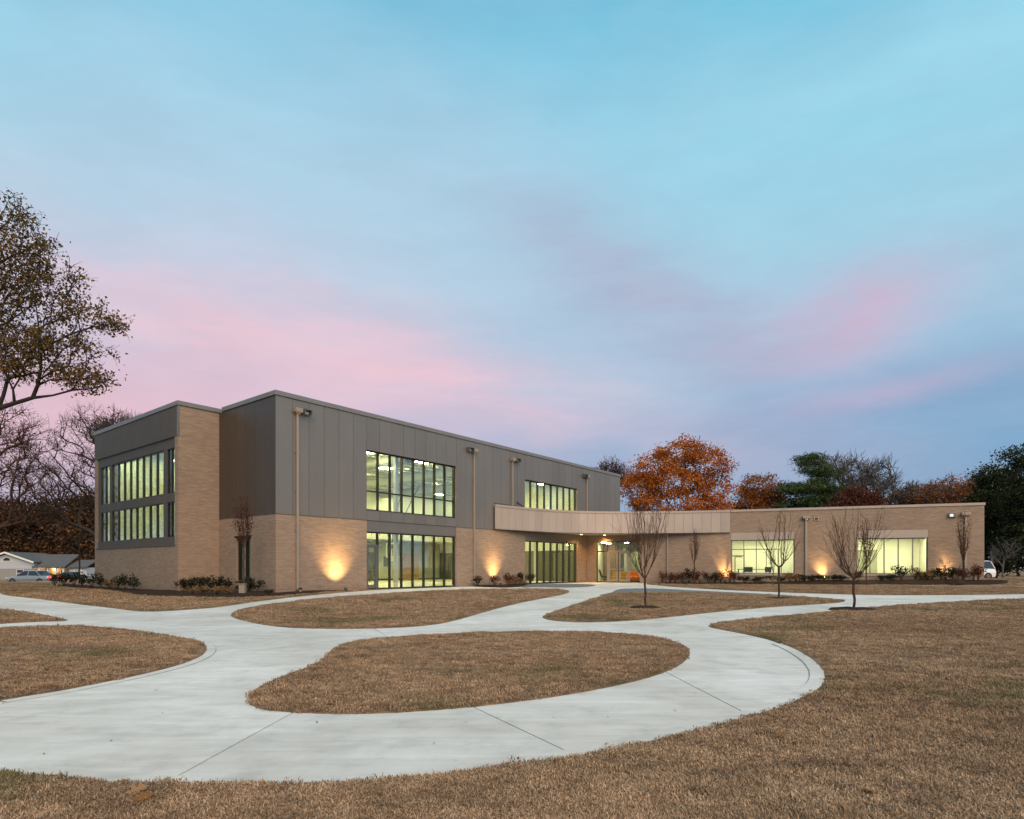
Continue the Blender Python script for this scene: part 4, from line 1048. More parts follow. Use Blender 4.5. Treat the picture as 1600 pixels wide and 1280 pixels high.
def tubes_object(name, sets, mat, parent):
    Vs, Fs, k = [], [], 0
    for V, F in sets: Vs.append(V); Fs.append(F + k); k += len(V)
    V = np.concatenate(Vs); F = np.concatenate(Fs); nq = len(F)
    me = bpy.data.meshes.new(name)
    me.vertices.add(len(V)); me.vertices.foreach_set('co', V.astype(np.float32).ravel())
    me.loops.add(nq * 4); me.loops.foreach_set('vertex_index', F.astype(np.int32).ravel())
    me.polygons.add(nq); me.polygons.foreach_set('loop_start', np.arange(0, nq * 4, 4, dtype=np.int32))
    me.polygons.foreach_set('use_smooth', np.ones(nq, bool))
    me.update(calc_edges=True); me.validate()
    return link(name, me, mat, parent)
def skeleton(rs, trunk, clusters, seg, jit, up=.35, twigs=0, twig_len=.5, r_tip=.01, expo=2.3, r_max=None):
    """grow limbs from the trunk polyline to every cluster; returns edges with radii and the tips"""
    pos = []; par = []; pl = []
    for i in range(len(trunk) - 1):
        a, b = np.array(trunk[i]), np.array(trunk[i + 1]); m = max(2, int(np.linalg.norm(b - a) / seg))
        for k in range(m):
            pos.append(a + (b - a) * k / m + (rs.normal(size=3) * jit * .5 if i or k else 0)); par.append(len(pos) - 2)
    pos.append(np.array(trunk[-1])); par.append(len(pos) - 2)
    for i in range(len(pos)): pl.append(0.0 if par[i] < 0 else pl[par[i]] + float(np.linalg.norm(pos[i] - pos[par[i]])))
    lock = max(2, int(len(pos) * .30))
    dt = np.linalg.norm(clusters - np.array(trunk[-1]), axis=1); tips = []
    first = [int(np.argmax(dt))]; dm = np.linalg.norm(clusters - clusters[first[0]], axis=1)
    for _ in range(min(22, len(clusters) // 6)):
        k = int(np.argmax(dm)); first.append(k); dm = np.minimum(dm, np.linalg.norm(clusters - clusters[k], axis=1))
    order = first + [int(k) for k in np.argsort(dt) if k not in first]      # long main limbs first, the rest branch off them
    for ci in order:
        c = clusters[ci]; A = np.array(pos)
        dv = c - A; dist = np.linalg.norm(dv, axis=1); hor = np.hypot(dv[:, 0], dv[:, 1])
        cost = dist + np.maximum(0, A[:, 2] - c[2] + .35 * hor) * .9 + np.array(pl) * .42; cost[:lock] += 1e3
        b = int(np.argmin(cost)); p = A[b]; L_ = dist[b]
        g = A[b] - A[par[b]] if par[b] >= 0 else np.array([0, 0, 1.0]); g = g / (np.linalg.norm(g) + 1e-6)
        ctrl = p + (g * .35 + np.array([0, 0, up]) * .5 + dv[b] / (L_ + 1e-6) * .45) * L_ * .5
        m = max(2, int(L_ / seg)); last = b
        for k in range(1, m + 1):
            t = k / m; q = (1 - t) ** 2 * p + 2 * t * (1 - t) * ctrl + t * t * c
            if k < m: q = q + rs.normal(size=3) * jit
            pl.append(pl[last] + float(np.linalg.norm(q - pos[last]))); pos.append(q); par.append(last); last = len(pos) - 1
        tips.append(last)
    ntw = len(pos)
    for t in (list(tips) if twigs else []):
        g = pos[t] - pos[par[t]]; g = g / (np.linalg.norm(g) + 1e-6)
        for _ in range(twigs):
            d = g * .7 + rs.normal(size=3) * .65 + np.array([0, 0, up * .6]); d /= np.linalg.norm(d); l = twig_len * rs.uniform(.5, 1.2)
            mid = pos[t] + d * l * .5; d2 = d + rs.normal(size=3) * .3 + np.array([0, 0, up * .3]); pos.append(mid); par.append(t)
            pos.append(mid + d2 / np.linalg.norm(d2) * l * .6); par.append(len(pos) - 2)
            d3 = d + rs.normal(size=3) * .7; pos.append(mid + d3 / np.linalg.norm(d3) * l * .45); par.append(len(pos) - 3)
    n = len(pos); acc = np.zeros(n); kids = np.zeros(n, int)
    for i in range(n):
        if par[i] >= 0: kids[par[i]] += 1
    acc[kids == 0] = r_tip ** expo
    for i in range(n - 1, 0, -1):
        if par[i] >= 0: acc[par[i]] += acc[i]
    r = acc ** (1 / expo)
    if r_max and r[0] > r_max: r = np.where(r > r_tip * 1.2, r_tip + (r - r_tip) * max(.05, (r_max - r_tip) / (r[0] - r_tip)), r)
    return np.array(pos), np.array(par), r, tips
def limb_sets(pos, par, r, big):
    e = np.arange(len(pos)); e = e[par >= 0]; P = pos[par[e]]; Q = pos[e]; r1 = r[e]; r0 = np.minimum(r[par[e]], r1 * 1.7)
    k = r1 > big
    out = []
    if k.any(): out.append(tubes_mesh('', P[k], Q[k], r0[k], r1[k], 7))
    if (~k).any(): out.append(tubes_mesh('', P[~k], Q[~k], r0[~k], r1[~k], 3))
    return out
def lobes_points(rs, lobes, Y, n, depth=1.0, shell=.35):
    """cluster centres through a crown given as ellipses seen in the photo, at distance Y"""
    vol = np.array([l[2] * l[3] for l in lobes], float); pick = rs.choice(len(lobes), n, p=vol / vol.sum()); out = []
    for i in pick:
        px, py, rx, ry = lobes[i]; c = at(px, Y, py); sx = rx / FPX * Y; sz = ry / FPX * Y
        v = rs.normal(size=3); v /= np.linalg.norm(v); q = rs.uniform(shell, 1) ** (1 / 2.2)
        out.append([c.x + v[0] * q * sx, c.y + v[1] * q * sx * depth, c.z + v[2] * q * sz])
    return np.array(out)
def make_tree(name, label, cat, seed, px, Y, lobes, ncl, leaf=None, nleaf=14, lsize=.25, spread=.7, barkm='dark_bark', r_base=.3, group='trees round the building',
              twigs=0, twig_len=.8, r_tip=.012, lean=None, fork=.45, up=.35, seg=.9, jit=.10, depth=1.0, flat=.6, aspect=.6, drop=0.0, base=None, shell=.35, trunk_top=None):
    rs = np.random.RandomState(seed)
    b = at(px, Y) if base is None else Vector(base)
    cl = lobes_points(rs, lobes, Y, ncl, depth, shell)
    cl = cl[cl[:, 2] > b.z + .8]
    ctr = cl.mean(0); top = cl[:, 2].max()
    tt = np.array([b.x + (ctr[0] - b.x) * fork * .9, b.y + (ctr[1] - b.y) * fork, b.z + (top - b.z) * fork]) if trunk_top is None else np.array(trunk_top)
    mid = np.array(b) * .5 + tt * .5; mid[0] = b.x + (tt[0] - b.x) * .3
    trunk = [np.array(b) - np.array([0, 0, .3]), mid, tt]
    pos, par, r, tips = skeleton(rs, trunk, cl, seg, jit, up, twigs, twig_len, r_tip, 2.3, r_base)
    th = thing(name, label, cat, tuple(b), group)
    org = np.array(b)
    tubes_object('trunk', limb_sets(pos - org, par, r, r_tip * 3.5), barkm, th)
    if leaf:
        tp = pos[tips]; k = max(1, nleaf)
        keep = rs.uniform(size=len(tp)) > drop; tp = tp[keep]
        ctone = rs.uniform(-.22, .22, len(tp))
        C = np.repeat(tp, k, 0); off = rs.normal(size=C.shape) * spread * np.array([1, 1, flat]) * .55; C = C + off
        tone = np.clip(.5 + np.repeat(ctone, k) + rs.uniform(-.33, .33, len(C)), 0, 1)
        me = quads_mesh('crown', leaf_quads(C - org, lsize, rs, aspect), len(C), tone)
        link('crown', me, leaf, th)
    return th

BT = 'trees growing behind the building'
make_tree('maple_tree', 'big round orange maple glowing behind the low roof beside the tall gym end', 'tree', 3, 1078, 72,
          [(1065,706,38,22),(1018,735,36,24),(1108,724,34,26),(1000,765,30,26),(1052,752,46,26),(1116,768,30,30),(1040,792,55,24),(1100,800,45,26)], 420, 'maple_leaf', 64, .25, .88, r_base=.55, group=BT, fork=.42, seg=1.4, jit=.18, flat=.55)
make_tree('maple_tree', 'smaller rust brown round tree between the orange maple and the dark pine', 'tree', 4, 1188, 78,
          [(1185,764,30,22),(1166,785,20,24),(1208,785,16,22),(1188,800,34,24)], 220, 'russet_leaf', 60, .25, .85, r_base=.4, group=BT, seg=1.3, jit=.15)
make_tree('pine_tree', 'tall dark green pine with ragged top rising over the wing roof', 'tree', 5, 1272, 74,
          [(1268,720,24,9),(1258,733,10,8),(1287,741,20,12),(1240,765,22,9),(1270,762,30,12),(1296,770,22,14),(1250,786,32,10),(1290,790,40,14),(1240,806,36,14),(1300,812,40,20)], 260, 'pine_needle', 130, .50, .95, r_base=.45, group=BT, up=.1, fork=.72, seg=1.2, flat=.40, aspect=.13, shell=.2, depth=.9)
make_tree('bare_tree', 'leafless grey tree with fine spreading twigs right of the tall pine', 'tree', 6, 1338, 84,
          [(1335,742,30,26),(1303,732,18,16),(1372,745,26,24),(1386,772,14,18),(1350,765,30,20)], 250, None, barkm='grey_bark', r_base=.42, group=BT, twigs=5, twig_len=1.6, r_tip=.020, fork=.35, seg=1.3, jit=.12, up=.5)
make_tree('bare_tree', 'low pinkish bare treetop peeping over the roof end beside the orange maple', 'tree', 7, 960, 90,
          [(952,738,20,14),(968,748,16,14),(945,750,14,12)], 110, 'bud_twig_leaf', 9, .30, 1.3, 'red_bark', r_base=.3, group=BT, twigs=5, twig_len=1.3, r_tip=.018)
make_tree('dark_red_tree', 'low dark oxblood round treetop below the leafless grey tree', 'tree', 8, 1345, 70,
          [(1342,782,28,18),(1360,790,18,16),(1330,796,30,18)], 130, 'oxblood_leaf', 80, .24, 1.0, r_base=.3, group=BT, twigs=2, twig_len=.9)
make_tree('scrub_tree', 'brown twiggy scrub tree above the roof between the two wing windows', 'tree', 9, 1420, 73,
          [(1408,782,20,14),(1432,776,22,18),(1450,780,18,18)], 150, 'brown_leaf', 26, .22, 1.1, 'grey_bark', r_base=.26, group=BT, twigs=5, twig_len=1.1, r_tip=.018)
make_tree('scrub_tree', 'wide brown tree with an orange tinted top over the right end of the roof', 'tree', 10, 1490, 68,
          [(1488,762,40,12),(1470,775,34,16),(1515,778,26,18),(1500,800,45,24)], 220, 'russet_leaf', 44, .22, 1.1, 'grey_bark', r_base=.32, group=BT, twigs=3, twig_len=1.0, r_tip=.018, drop=.15)
make_tree('evergreen_tree', 'dark evergreen standing right behind the wing corner', 'tree', 12, 1556, 58,
          [(1548,742,16,14),(1560,760,24,20),(1540,790,22,30),(1565,820,34,40),(1556,860,30,40)], 300, 'evergreen_leaf', 80, .22, .85, r_base=.4, group=BT, fork=.6, seg=1.1, drop=.1, flat=.5)
make_tree('evergreen_tree', 'tallest dark evergreen with a browning top at the right edge', 'tree', 13, 1618, 52,
          [(1592,712,20,12),(1612,735,34,26),(1604,780,34,34),(1640,800,50,60),(1612,850,40,44)], 330, 'evergreen_leaf', 80, .20, .80, r_base=.45, group=BT, fork=.6, seg=1.0, drop=.1, flat=.5)
make_tree('evergreen_tree', 'dark broad evergreen filling the gap behind the parked white car', 'tree', 14, 1590, 84,
          [(1585,800,50,50),(1540,830,40,50),(1640,820,60,60),(1590,880,70,30)], 420, 'evergreen_leaf', 30, .42, 1.5, r_base=.5, group=BT, fork=.5, seg=1.5)
make_tree('bare_tree', 'pale little bare tree standing in front of the dark evergreens at right', 'tree', 15, 1566, 46,
          [(1566,862,16,16),(1580,858,10,14),(1556,868,8,10)], 46, None, barkm='grey_bark', r_base=.075, group=None, twigs=4, twig_len=.45, r_tip=.005, fork=.35, seg=.4, jit=.03, up=.7)
st = at(1552, 52); th = thing('dead_trunk', 'broken pale dead trunk leaning beside the white car', 'tree stump', tuple(st))
MB().tube(Vector(st) - Vector((0, 0, .1)), Vector(st) + Vector((-.12, 0, 1.3)), .17, .13, 9).tube(Vector(st) + Vector((-.12, 0, 1.29)), Vector(st) + Vector((-.20, 0, 2.5)), .13, .05, 9).build('trunk', 'grey_bark', th)

LT = 'trees at the left beyond the tower'
make_tree('oak_tree', 'huge brown leaved oak reaching in from the left edge over the lawn', 'tree', 21, -190, 23,
          [(20,352,40,40),(60,390,34,30),(10,430,60,50),(95,440,40,26),(60,480,70,40),(140,500,46,26),(175,510,22,20),(110,545,60,28),(30,540,60,50),(130,590,40,20),(60,585,60,22),(-50,420,80,90),(-90,520,110,90),(160,600,16,10),(-220,420,160,120),(-120,360,100,60)],
          950, 'oak_leaf', 32, .12, .40, r_base=.20, group=LT, twigs=3, twig_len=.5, r_tip=.005, fork=.36, seg=.6, jit=.045, up=.25, drop=.06, shell=.10, flat=.75)
make_tree('bare_tree', 'leaning bare tree whose long dark limbs rise left from behind the tower', 'tree', 22, 200, 52,
          [(128,675,34,26),(160,655,34,16),(100,720,40,36),(65,755,40,30),(100,780,40,24),(140,740,26,40),(40,800,40,20)], 260, 'bud_twig_leaf', 4, .16, 1.0, 'dark_bark', r_base=.42, group=LT, twigs=4, twig_len=1.1, r_tip=.0085, fork=.22, seg=.9, jit=.05, up=.45, drop=.45)
make_tree('bare_tree', 'reddish bare tree with thin rusty leaves under the big oak at the left edge', 'tree', 23, -50, 48,
          [(25,665,34,34),(60,690,30,34),(5,720,55,44),(60,745,36,30),(-40,700,60,60),(30,790,60,30)], 280, 'bud_twig_leaf', 9, .17, 1.0, 'red_bark', r_base=.40, group=LT, twigs=4, twig_len=1.1, r_tip=.0085, fork=.28, seg=.9, jit=.05, up=.45, drop=.2)
make_tree('bare_tree', 'faint bare treetop just over the tower roof line', 'tree', 24, 185, 78,
          [(180,668,24,14),(205,668,20,12),(160,680,20,14)], 110, None, barkm='grey_bark', r_base=.3, group=LT, twigs=5, twig_len=1.4, r_tip=.018, up=.5)
for i, (px, Y, lob, mat, lab) in enumerate((
    (30, 128, [(30,812,40,26),(20,850,50,40)], 'brown_leaf', 'rusty brown tree behind the white gabled house'),
    (95, 132, [(85,805,34,20),(95,845,46,44),(70,870,40,30)], 'brown_leaf', 'dark brown broad tree over the long house roof'),
    (150, 126, [(140,800,36,30),(150,845,44,46)], 'brown_leaf', 'dark tree right behind the end of the tower'),
    (-40, 130, [(-40,830,60,50),(-20,800,40,24)], 'brown_leaf', 'dark tree cut by the left edge behind the house'),
    (62, 150, [(60,850,70,40),(110,870,60,36),(0,860,70,40)], 'evergreen_leaf', 'low dark evergreen thicket far behind the house'))):
    make_tree('woodland_tree', lab, 'tree', 30 + i, px, Y, lob, 330, mat, 22, .62, 2.2, r_base=.5, group=LT, seg=2.0, jit=.3, twigs=2, twig_len=2.2, r_tip=.03)
make_tree('sapling', 'thin dark sapling standing by the road left of the tower', 'tree', 41, 124, 41, [(124,846,4,12),(124,866,5,8)], 16, None, barkm='dark_bark', r_base=.045, group=None, twigs=2, twig_len=.3, r_tip=.008, fork=.75, seg=.3, jit=.02, up=.9)

# trees across the left lawn, outside the frame: the tower's windows mirror them
for i, (x, y, hh) in enumerate(((-47, 14, 13), (-54, 30, 14), (-66, 46, 14))):
    rs = np.random.RandomState(60 + i); b = Vector((x, y, hgt(x, y)))
    px_ = CX + x / max(1, abs(y)) * FPX
    c = rs.normal(size=(150, 3)) * np.array([2.6, 2.6, 2.3]) + np.array([x, y, hh * .62])
    pos, par, r, tips = skeleton(rs, [np.array(b), np.array(b) + np.array([.2, 0, hh * .2]), np.array(b) + np.array([0, 0, hh * .42])], c, 1.0, .12, .35, 0, 1, .02, 2.3, .35)
    th = thing('shade_tree', ('brown leaved shade tree across the left lawn, nearest the viewpoint', 'rusty shade tree across the left lawn, second from the viewpoint', 'brown leaved shade tree across the left lawn nearest the road')[i], 'tree', tuple(b), 'trees across the left lawn mirrored in the tower windows')
    tubes_object('trunk', limb_sets(pos - np.array(b), par, r, .07), 'dark_bark', th)
    C = np.repeat(pos[tips], 18, 0); C = C + rs.normal(size=C.shape) * .55; link('crown', quads_mesh('crown', leaf_quads(C - np.array(b), .34, rs), len(C), rs.uniform(0, 1, len(C))), 'oak_leaf' if i % 2 else 'russet_leaf', th)

# ---- young vase shaped trees in the lawn and slim ones by the wall
def vase_tree(name, label, seed, base, H, width, fork, n, barkm, r_base, mulch=None, group='young bare trees planted in the lawn', low=0.0, buds=None, expo=2.0, tw=(4, .28)):
    rs = np.random.RandomState(seed); b = np.array(base)
    pts = []
    for i in range(n):
        a = rs.uniform(0, 2 * np.pi); q = rs.uniform(.0, 1) ** .6; z = H * (1 - rs.uniform(0, .36) * (.4 + .6 * q) - .10 * q)
        pts.append([b[0] + math.cos(a) * q * width, b[1] + math.sin(a) * q * width, b[2] + z])
    for i in range(int(n * low)):
        a = rs.uniform(0, 2 * np.pi); q = rs.uniform(.6, 1.25); z = H * rs.uniform(.55, .85)
        pts.append([b[0] + math.cos(a) * q * width, b[1] + math.sin(a) * q * width, b[2] + z])
    pts = np.array(pts)
    pos = [b - np.array([0, 0, .1])]; par = [-1]
    m = int(H * .74 / .09)
    for k in range(1, m + 1):
        pos.append(b + np.array([rs.normal() * .008, rs.normal() * .008, H * .74 * k / m])); par.append(k - 1)
    tips = []
    nm = len(pos)
    for c in pts[np.argsort(pts[:, 2])]:
        # leave the leader low down at a steep angle and sweep upwards
        hd = math.hypot(c[0] - b[0], c[1] - b[1]); zs = b[2] + H * min(.66, max(fork, fork + (1 - hd / (width + 1e-6)) * .34 * rs.uniform(.5, 1.1)))
        A = np.array(pos); dv = c - A; cand = np.abs(A[:, 2] - zs) + np.linalg.norm(dv, axis=1) * .55; cand[A[:, 2] < b[2] + H * fork * .98] += 50
        hz = np.hypot(dv[:, 0], dv[:, 1]); cand += np.maximum(0, hz - dv[:, 2] * .9) * 3
        s = int(np.argmin(cand)); p = A[s]; d = c - p; L_ = np.linalg.norm(d)
        ctrl = p + np.array([d[0] * .62, d[1] * .62, d[2] * .34]); mm = max(3, int(L_ / .11)); last = s
        for k in range(1, mm + 1):
            t = k / mm; q = (1 - t) ** 2 * p + 2 * t * (1 - t) * ctrl + t * t * c + (rs.normal(size=3) * .008 if k < mm else 0)
            pos.append(q); par.append(last); last = len(pos) - 1
            if t > .3 and rs.uniform() < .42:
                dd = (c - p) / L_ + rs.normal(size=3) * .45; dd[2] = abs(dd[2]) * .8 + .25; dd /= np.linalg.norm(dd); l = tw[1] * rs.uniform(.4, 1.2)
                pos.append(q + dd * l * .5); par.append(last); dd[2] += .35; pos.append(pos[-1] + dd * l * .5); par.append(len(pos) - 2)
        tips.append(last)
    pos = np.array(pos); par = np.array(par); nn_ = len(pos); acc = np.zeros(nn_); kids = np.zeros(nn_, int)
    for i in range(nn_):
        if par[i] >= 0: kids[par[i]] += 1
    rt = .0035 if H < 5 else .005
    acc[kids == 0] = rt ** expo
    for i in range(nn_ - 1, 0, -1): acc[par[i]] += acc[i]
    r = acc ** (1 / expo); r = np.where(r > rt * 1.1, rt + (r - rt) * (r_base - rt) / (r[0] - rt), r)
    th = thing(name, label, 'tree', tuple(base), group)
    tubes_object('trunk', limb_sets(pos - b, par, r, .006), barkm, th)
    if buds:
        C = pos[nm:][rs.choice(len(pos) - nm, min(len(pos) - nm, buds[1]))] + rs.normal(size=(min(len(pos) - nm, buds[1]), 3)) * .04
        link('crown', quads_mesh('crown', leaf_quads(C - b, buds[2], rs), len(C), rs.uniform(0, 1, len(C))), buds[0], th)
    if mulch:
        c = MB(); n_ = 28; vs = [(base[0], base[1], base[2] + .075)]
        for q, z in ((.55, .07), (.85, .045), (1.0, -.02)):
            for i in range(n_):
                a = 2 * math.pi * i / n_; k = 1 + .10 * mnoise.noise(Vector((math.cos(a) * 1.7, math.sin(a) * 1.7, seed)))
                vs.append((base[0] + math.cos(a) * mulch * q * k, base[1] + math.sin(a) * mulch * q * k, base[2] + z + .02 * mnoise.noise(Vector((a * 3, q * 5, seed)))))
        fs = [(0, 1 + i, 1 + (i + 1) % n_) for i in range(n_)] + [(1 + j * n_ + i, 1 + (j + 1) * n_ + i, 1 + (j + 1) * n_ + (i + 1) % n_, 1 + j * n_ + (i + 1) % n_) for j in range(2) for i in range(n_)]
        c.add(vs, fs); o = c.build('mulch_ring', 'mulch', None); o['kind'] = 'structure'
    return th
vase_tree('young_tree', 'bare young tree in a mulch ring in front of the entrance doors', 51, G(1008, 951), 3.30, .74, .24, 34, 'red_bark', .030, .46, low=.35)
vase_tree('young_tree', 'bare young tree in a mulch ring before the first wing window', 52, G(1217, 936.5), 3.25, .70, .32, 26, 'red_bark', .034, .50, low=.25)
vase_tree('young_tree', 'nearest bare young tree in a mulch ring before the second wing window', 53, G(1334.5, 953.5), 2.80, .74, .28, 38, 'red_bark', .032, .60, low=.25)
gslim = 'slim upright trees planted against the walls'
b = G(381, 928.5); vase_tree('slim_tree', 'slim upright tree with reddish twigs against the left metal return', 54, (b.x, b.y, .03), 4.35, .42, .42, 40, 'red_bark', .030, group=gslim, buds=('oxblood_leaf', 600, .07))
b = at(1085, 39.6); vase_tree('slim_tree', 'slim bare tree against the brick under the canopy end', 55, tuple(b), 3.85, .38, .34, 30, 'red_bark', .036, group=gslim, buds=('brown_leaf', 250, .07))
b = at(1208, 36.9); vase_tree('slim_tree', 'slim bare tree in the mulch bed before the first wing window', 56, tuple(b), 2.75, .36, .30, 20, 'grey_bark', .03, group=gslim)
b = at(1353.5, 36.5); vase_tree('slim_tree', 'slim bare tree in the mulch bed before the second wing window', 57, tuple(b), 3.85, .40, .36, 30, 'red_bark', .032, group=gslim, buds=('brown_leaf', 260, .08))
b = at(1506, 35.6); vase_tree('slim_tree', 'slim upright tree in front of the corner downspout with a few dry leaves', 58, tuple(b), 4.3, .46, .26, 30, 'red_bark', .05, group=gslim, buds=('tan_shrub_leaf', 200, .09))
# ------------------------------------------------------------------ shrubs in the beds
def shrub_variant(seed, leaf, w, h, n, ls):
    rs = np.random.RandomState(seed); k = 9
    cen = np.stack([rs.normal(size=k) * w * .28, rs.normal(size=k) * w * .28, h * rs.uniform(.45, 1.0, k)], 1)
    st = [tubes_mesh('', np.zeros((k, 3)) + np.array([0, 0, -.05]), cen * np.array([.5, .5, .55]), np.full(k, .010), np.full(k, .007), 4),
          tubes_mesh('', cen * np.array([.5, .5, .55]), cen, np.full(k, .007), np.full(k, .003), 3)]
    C = np.repeat(cen, n // k, 0); C = C + rs.normal(size=C.shape) * np.array([w * .15, w * .15, h * .13]); C[:, 2] = np.maximum(.05, C[:, 2])
    Vs, Fs, q = [], [], 0
    for V, F in st: Vs.append(V); Fs.append(F + q); q += len(V)
    V = np.concatenate(Vs); F = np.concatenate(Fs); me = bpy.data.meshes.new('stems'); me.from_pydata(V.tolist(), [], F.tolist()); me.materials.append(MATS['dark_bark'])
    fo = quads_mesh('foliage', leaf_quads(C, ls, rs, .55), len(C), rs.uniform(0, 1, len(C))); fo.materials.append(MATS[leaf])
    return me, fo
SV = {}
for kind, leaf, w, h, n, ls in (('dark', 'shrub_leaf', .62, .62, 300, .10), ('red', 'red_shrub_leaf', .58, .66, 300, .085), ('tan', 'tan_shrub_leaf', .62, .42, 330, .085), ('low', 'shrub_leaf', .75, .36, 260, .11)):
    SV[kind] = [shrub_variant(100 + 7 * i + len(kind), leaf, w, h, n, ls) for i in range(4)]
sr = random.Random(8)
def shrub(p, kind, sc, label, group):
    st, fo = SV[kind][sr.randrange(4)]
    th = thing('shrub', label, 'shrub', (p.x, p.y, hgt(p.x, p.y) + .05), group, sr.uniform(0, 6.28)); th.scale = (sc * sr.uniform(.92, 1.08), sc * sr.uniform(.92, 1.08), sc * sr.uniform(.9, 1.1))
    link('stems', st, None, th); link('foliage', fo, None, th)
gA = 'shrubs in the bed round the tower'; gB = 'shrubs by the lamp between the tall windows'; gC = 'shrubs in the bed along the wing'
tl = lambda px, o: TL.P(TL.t(px), o); tr = lambda px, o: TR.P(TR.t(px), o); fl_ = lambda px, o: FL.P(FL.t(px), o); ff_ = lambda px, o: FF.P(FF.t(px), o); fw_ = lambda px, o: FW.P(FW.t(px), o)
left_row = [(112, 'dark', 1.25, 'leftmost dark shrub of the bed, clear of the tower by the sapling'), (127, 'dark', 1.15, 'second dark shrub from the left, just off the tower edge'), (143, 'dark', 1.2, 'third dark shrub from the left, at the tower edge'),
            (157, 'dark', 1.0, 'dark shrub under the narrow left tower windows'), (172, 'dark', 1.15, 'tall dark shrub under the first bay of the tower windows'), (187, 'dark', .95, 'smaller dark shrub right of the tall one under the tower windows'),
            (201, 'tan', .9, 'pale thin shrub among the dark ones under the tower windows'), (214, 'dark', .95, 'left one of two touching dark shrubs under the tower windows'), (225, 'dark', 1.1, 'right one of two touching dark shrubs under the tower windows'), (241, 'dark', .85, 'lone small dark shrub under the right end of the tower windows')]
for px, kn, sc, lab in left_row: shrub(tl(px, .85), kn, sc * .85, lab, gA)
for px, py, kd, sc, lab in ((286, 925, 'dark', .95, 'dark shrub at the outer corner of the tower'), (299, 925, 'dark', 1.0, 'dark shrub just right of the tower corner'), (313, 925, 'dark', 1.1, 'dark shrub at the middle of the blank tower face'), (327, 925, 'dark', 1.1, 'dark shrub at the right end of the blank tower face'),
                        (342, 925, 'dark', 1.05, 'dark shrub in the inner corner beside the tower'), (356, 925, 'dark', 1.0, 'dark shrub just left of the small low window'), (372, 926, 'low', .9, 'low shrub under the small low window'), (388, 926, 'dark', 1.05, 'dark shrub under the right edge of the small low window'), (402, 927, 'dark', .9, 'rightmost dark shrub of the tower bed'),
                        (300, 930.5, 'tan', .75, 'leftmost rusty tuft in front of the tower shrubs'), (318, 931, 'tan', .85, 'rusty tuft before the middle of the tower face'), (338, 931.5, 'tan', .85, 'rusty tuft before the inner corner of the tower'), (358, 931.5, 'tan', .75, 'rusty tuft left of the small low window bed stone'), (420, 931, 'low', .55, 'tiny sparse shrub near the metal corner')):
    shrub(G(px, py), kd, sc * .82, lab, gA)
for px, py, kd, sc, lab in ((735, .55, 'dark', .95, 'dark shrub at the foot of the second downspout'), (756, .85, 'red', 1.0, 'red shrub left of the lit wall lamp'), (771, 1.15, 'red', 1.15, 'bright red shrub right in front of the lit wall lamp'), (785, .95, 'tan', 1.25, 'pale rusty shrub right of the lit wall lamp'), (797, .80, 'dark', 1.15, 'tall dark shrub right of the pale rusty one'), (815, .75, 'dark', .95, 'last dark shrub beside the second tall window'), (764, 1.6, 'tan', .7, 'low rusty tuft in front of the bright red shrub'), (787, 1.6, 'tan', .6, 'low rusty tuft before the pale rusty shrub')):
    shrub(ff_(px, py), kd, sc * .9, lab, gB)
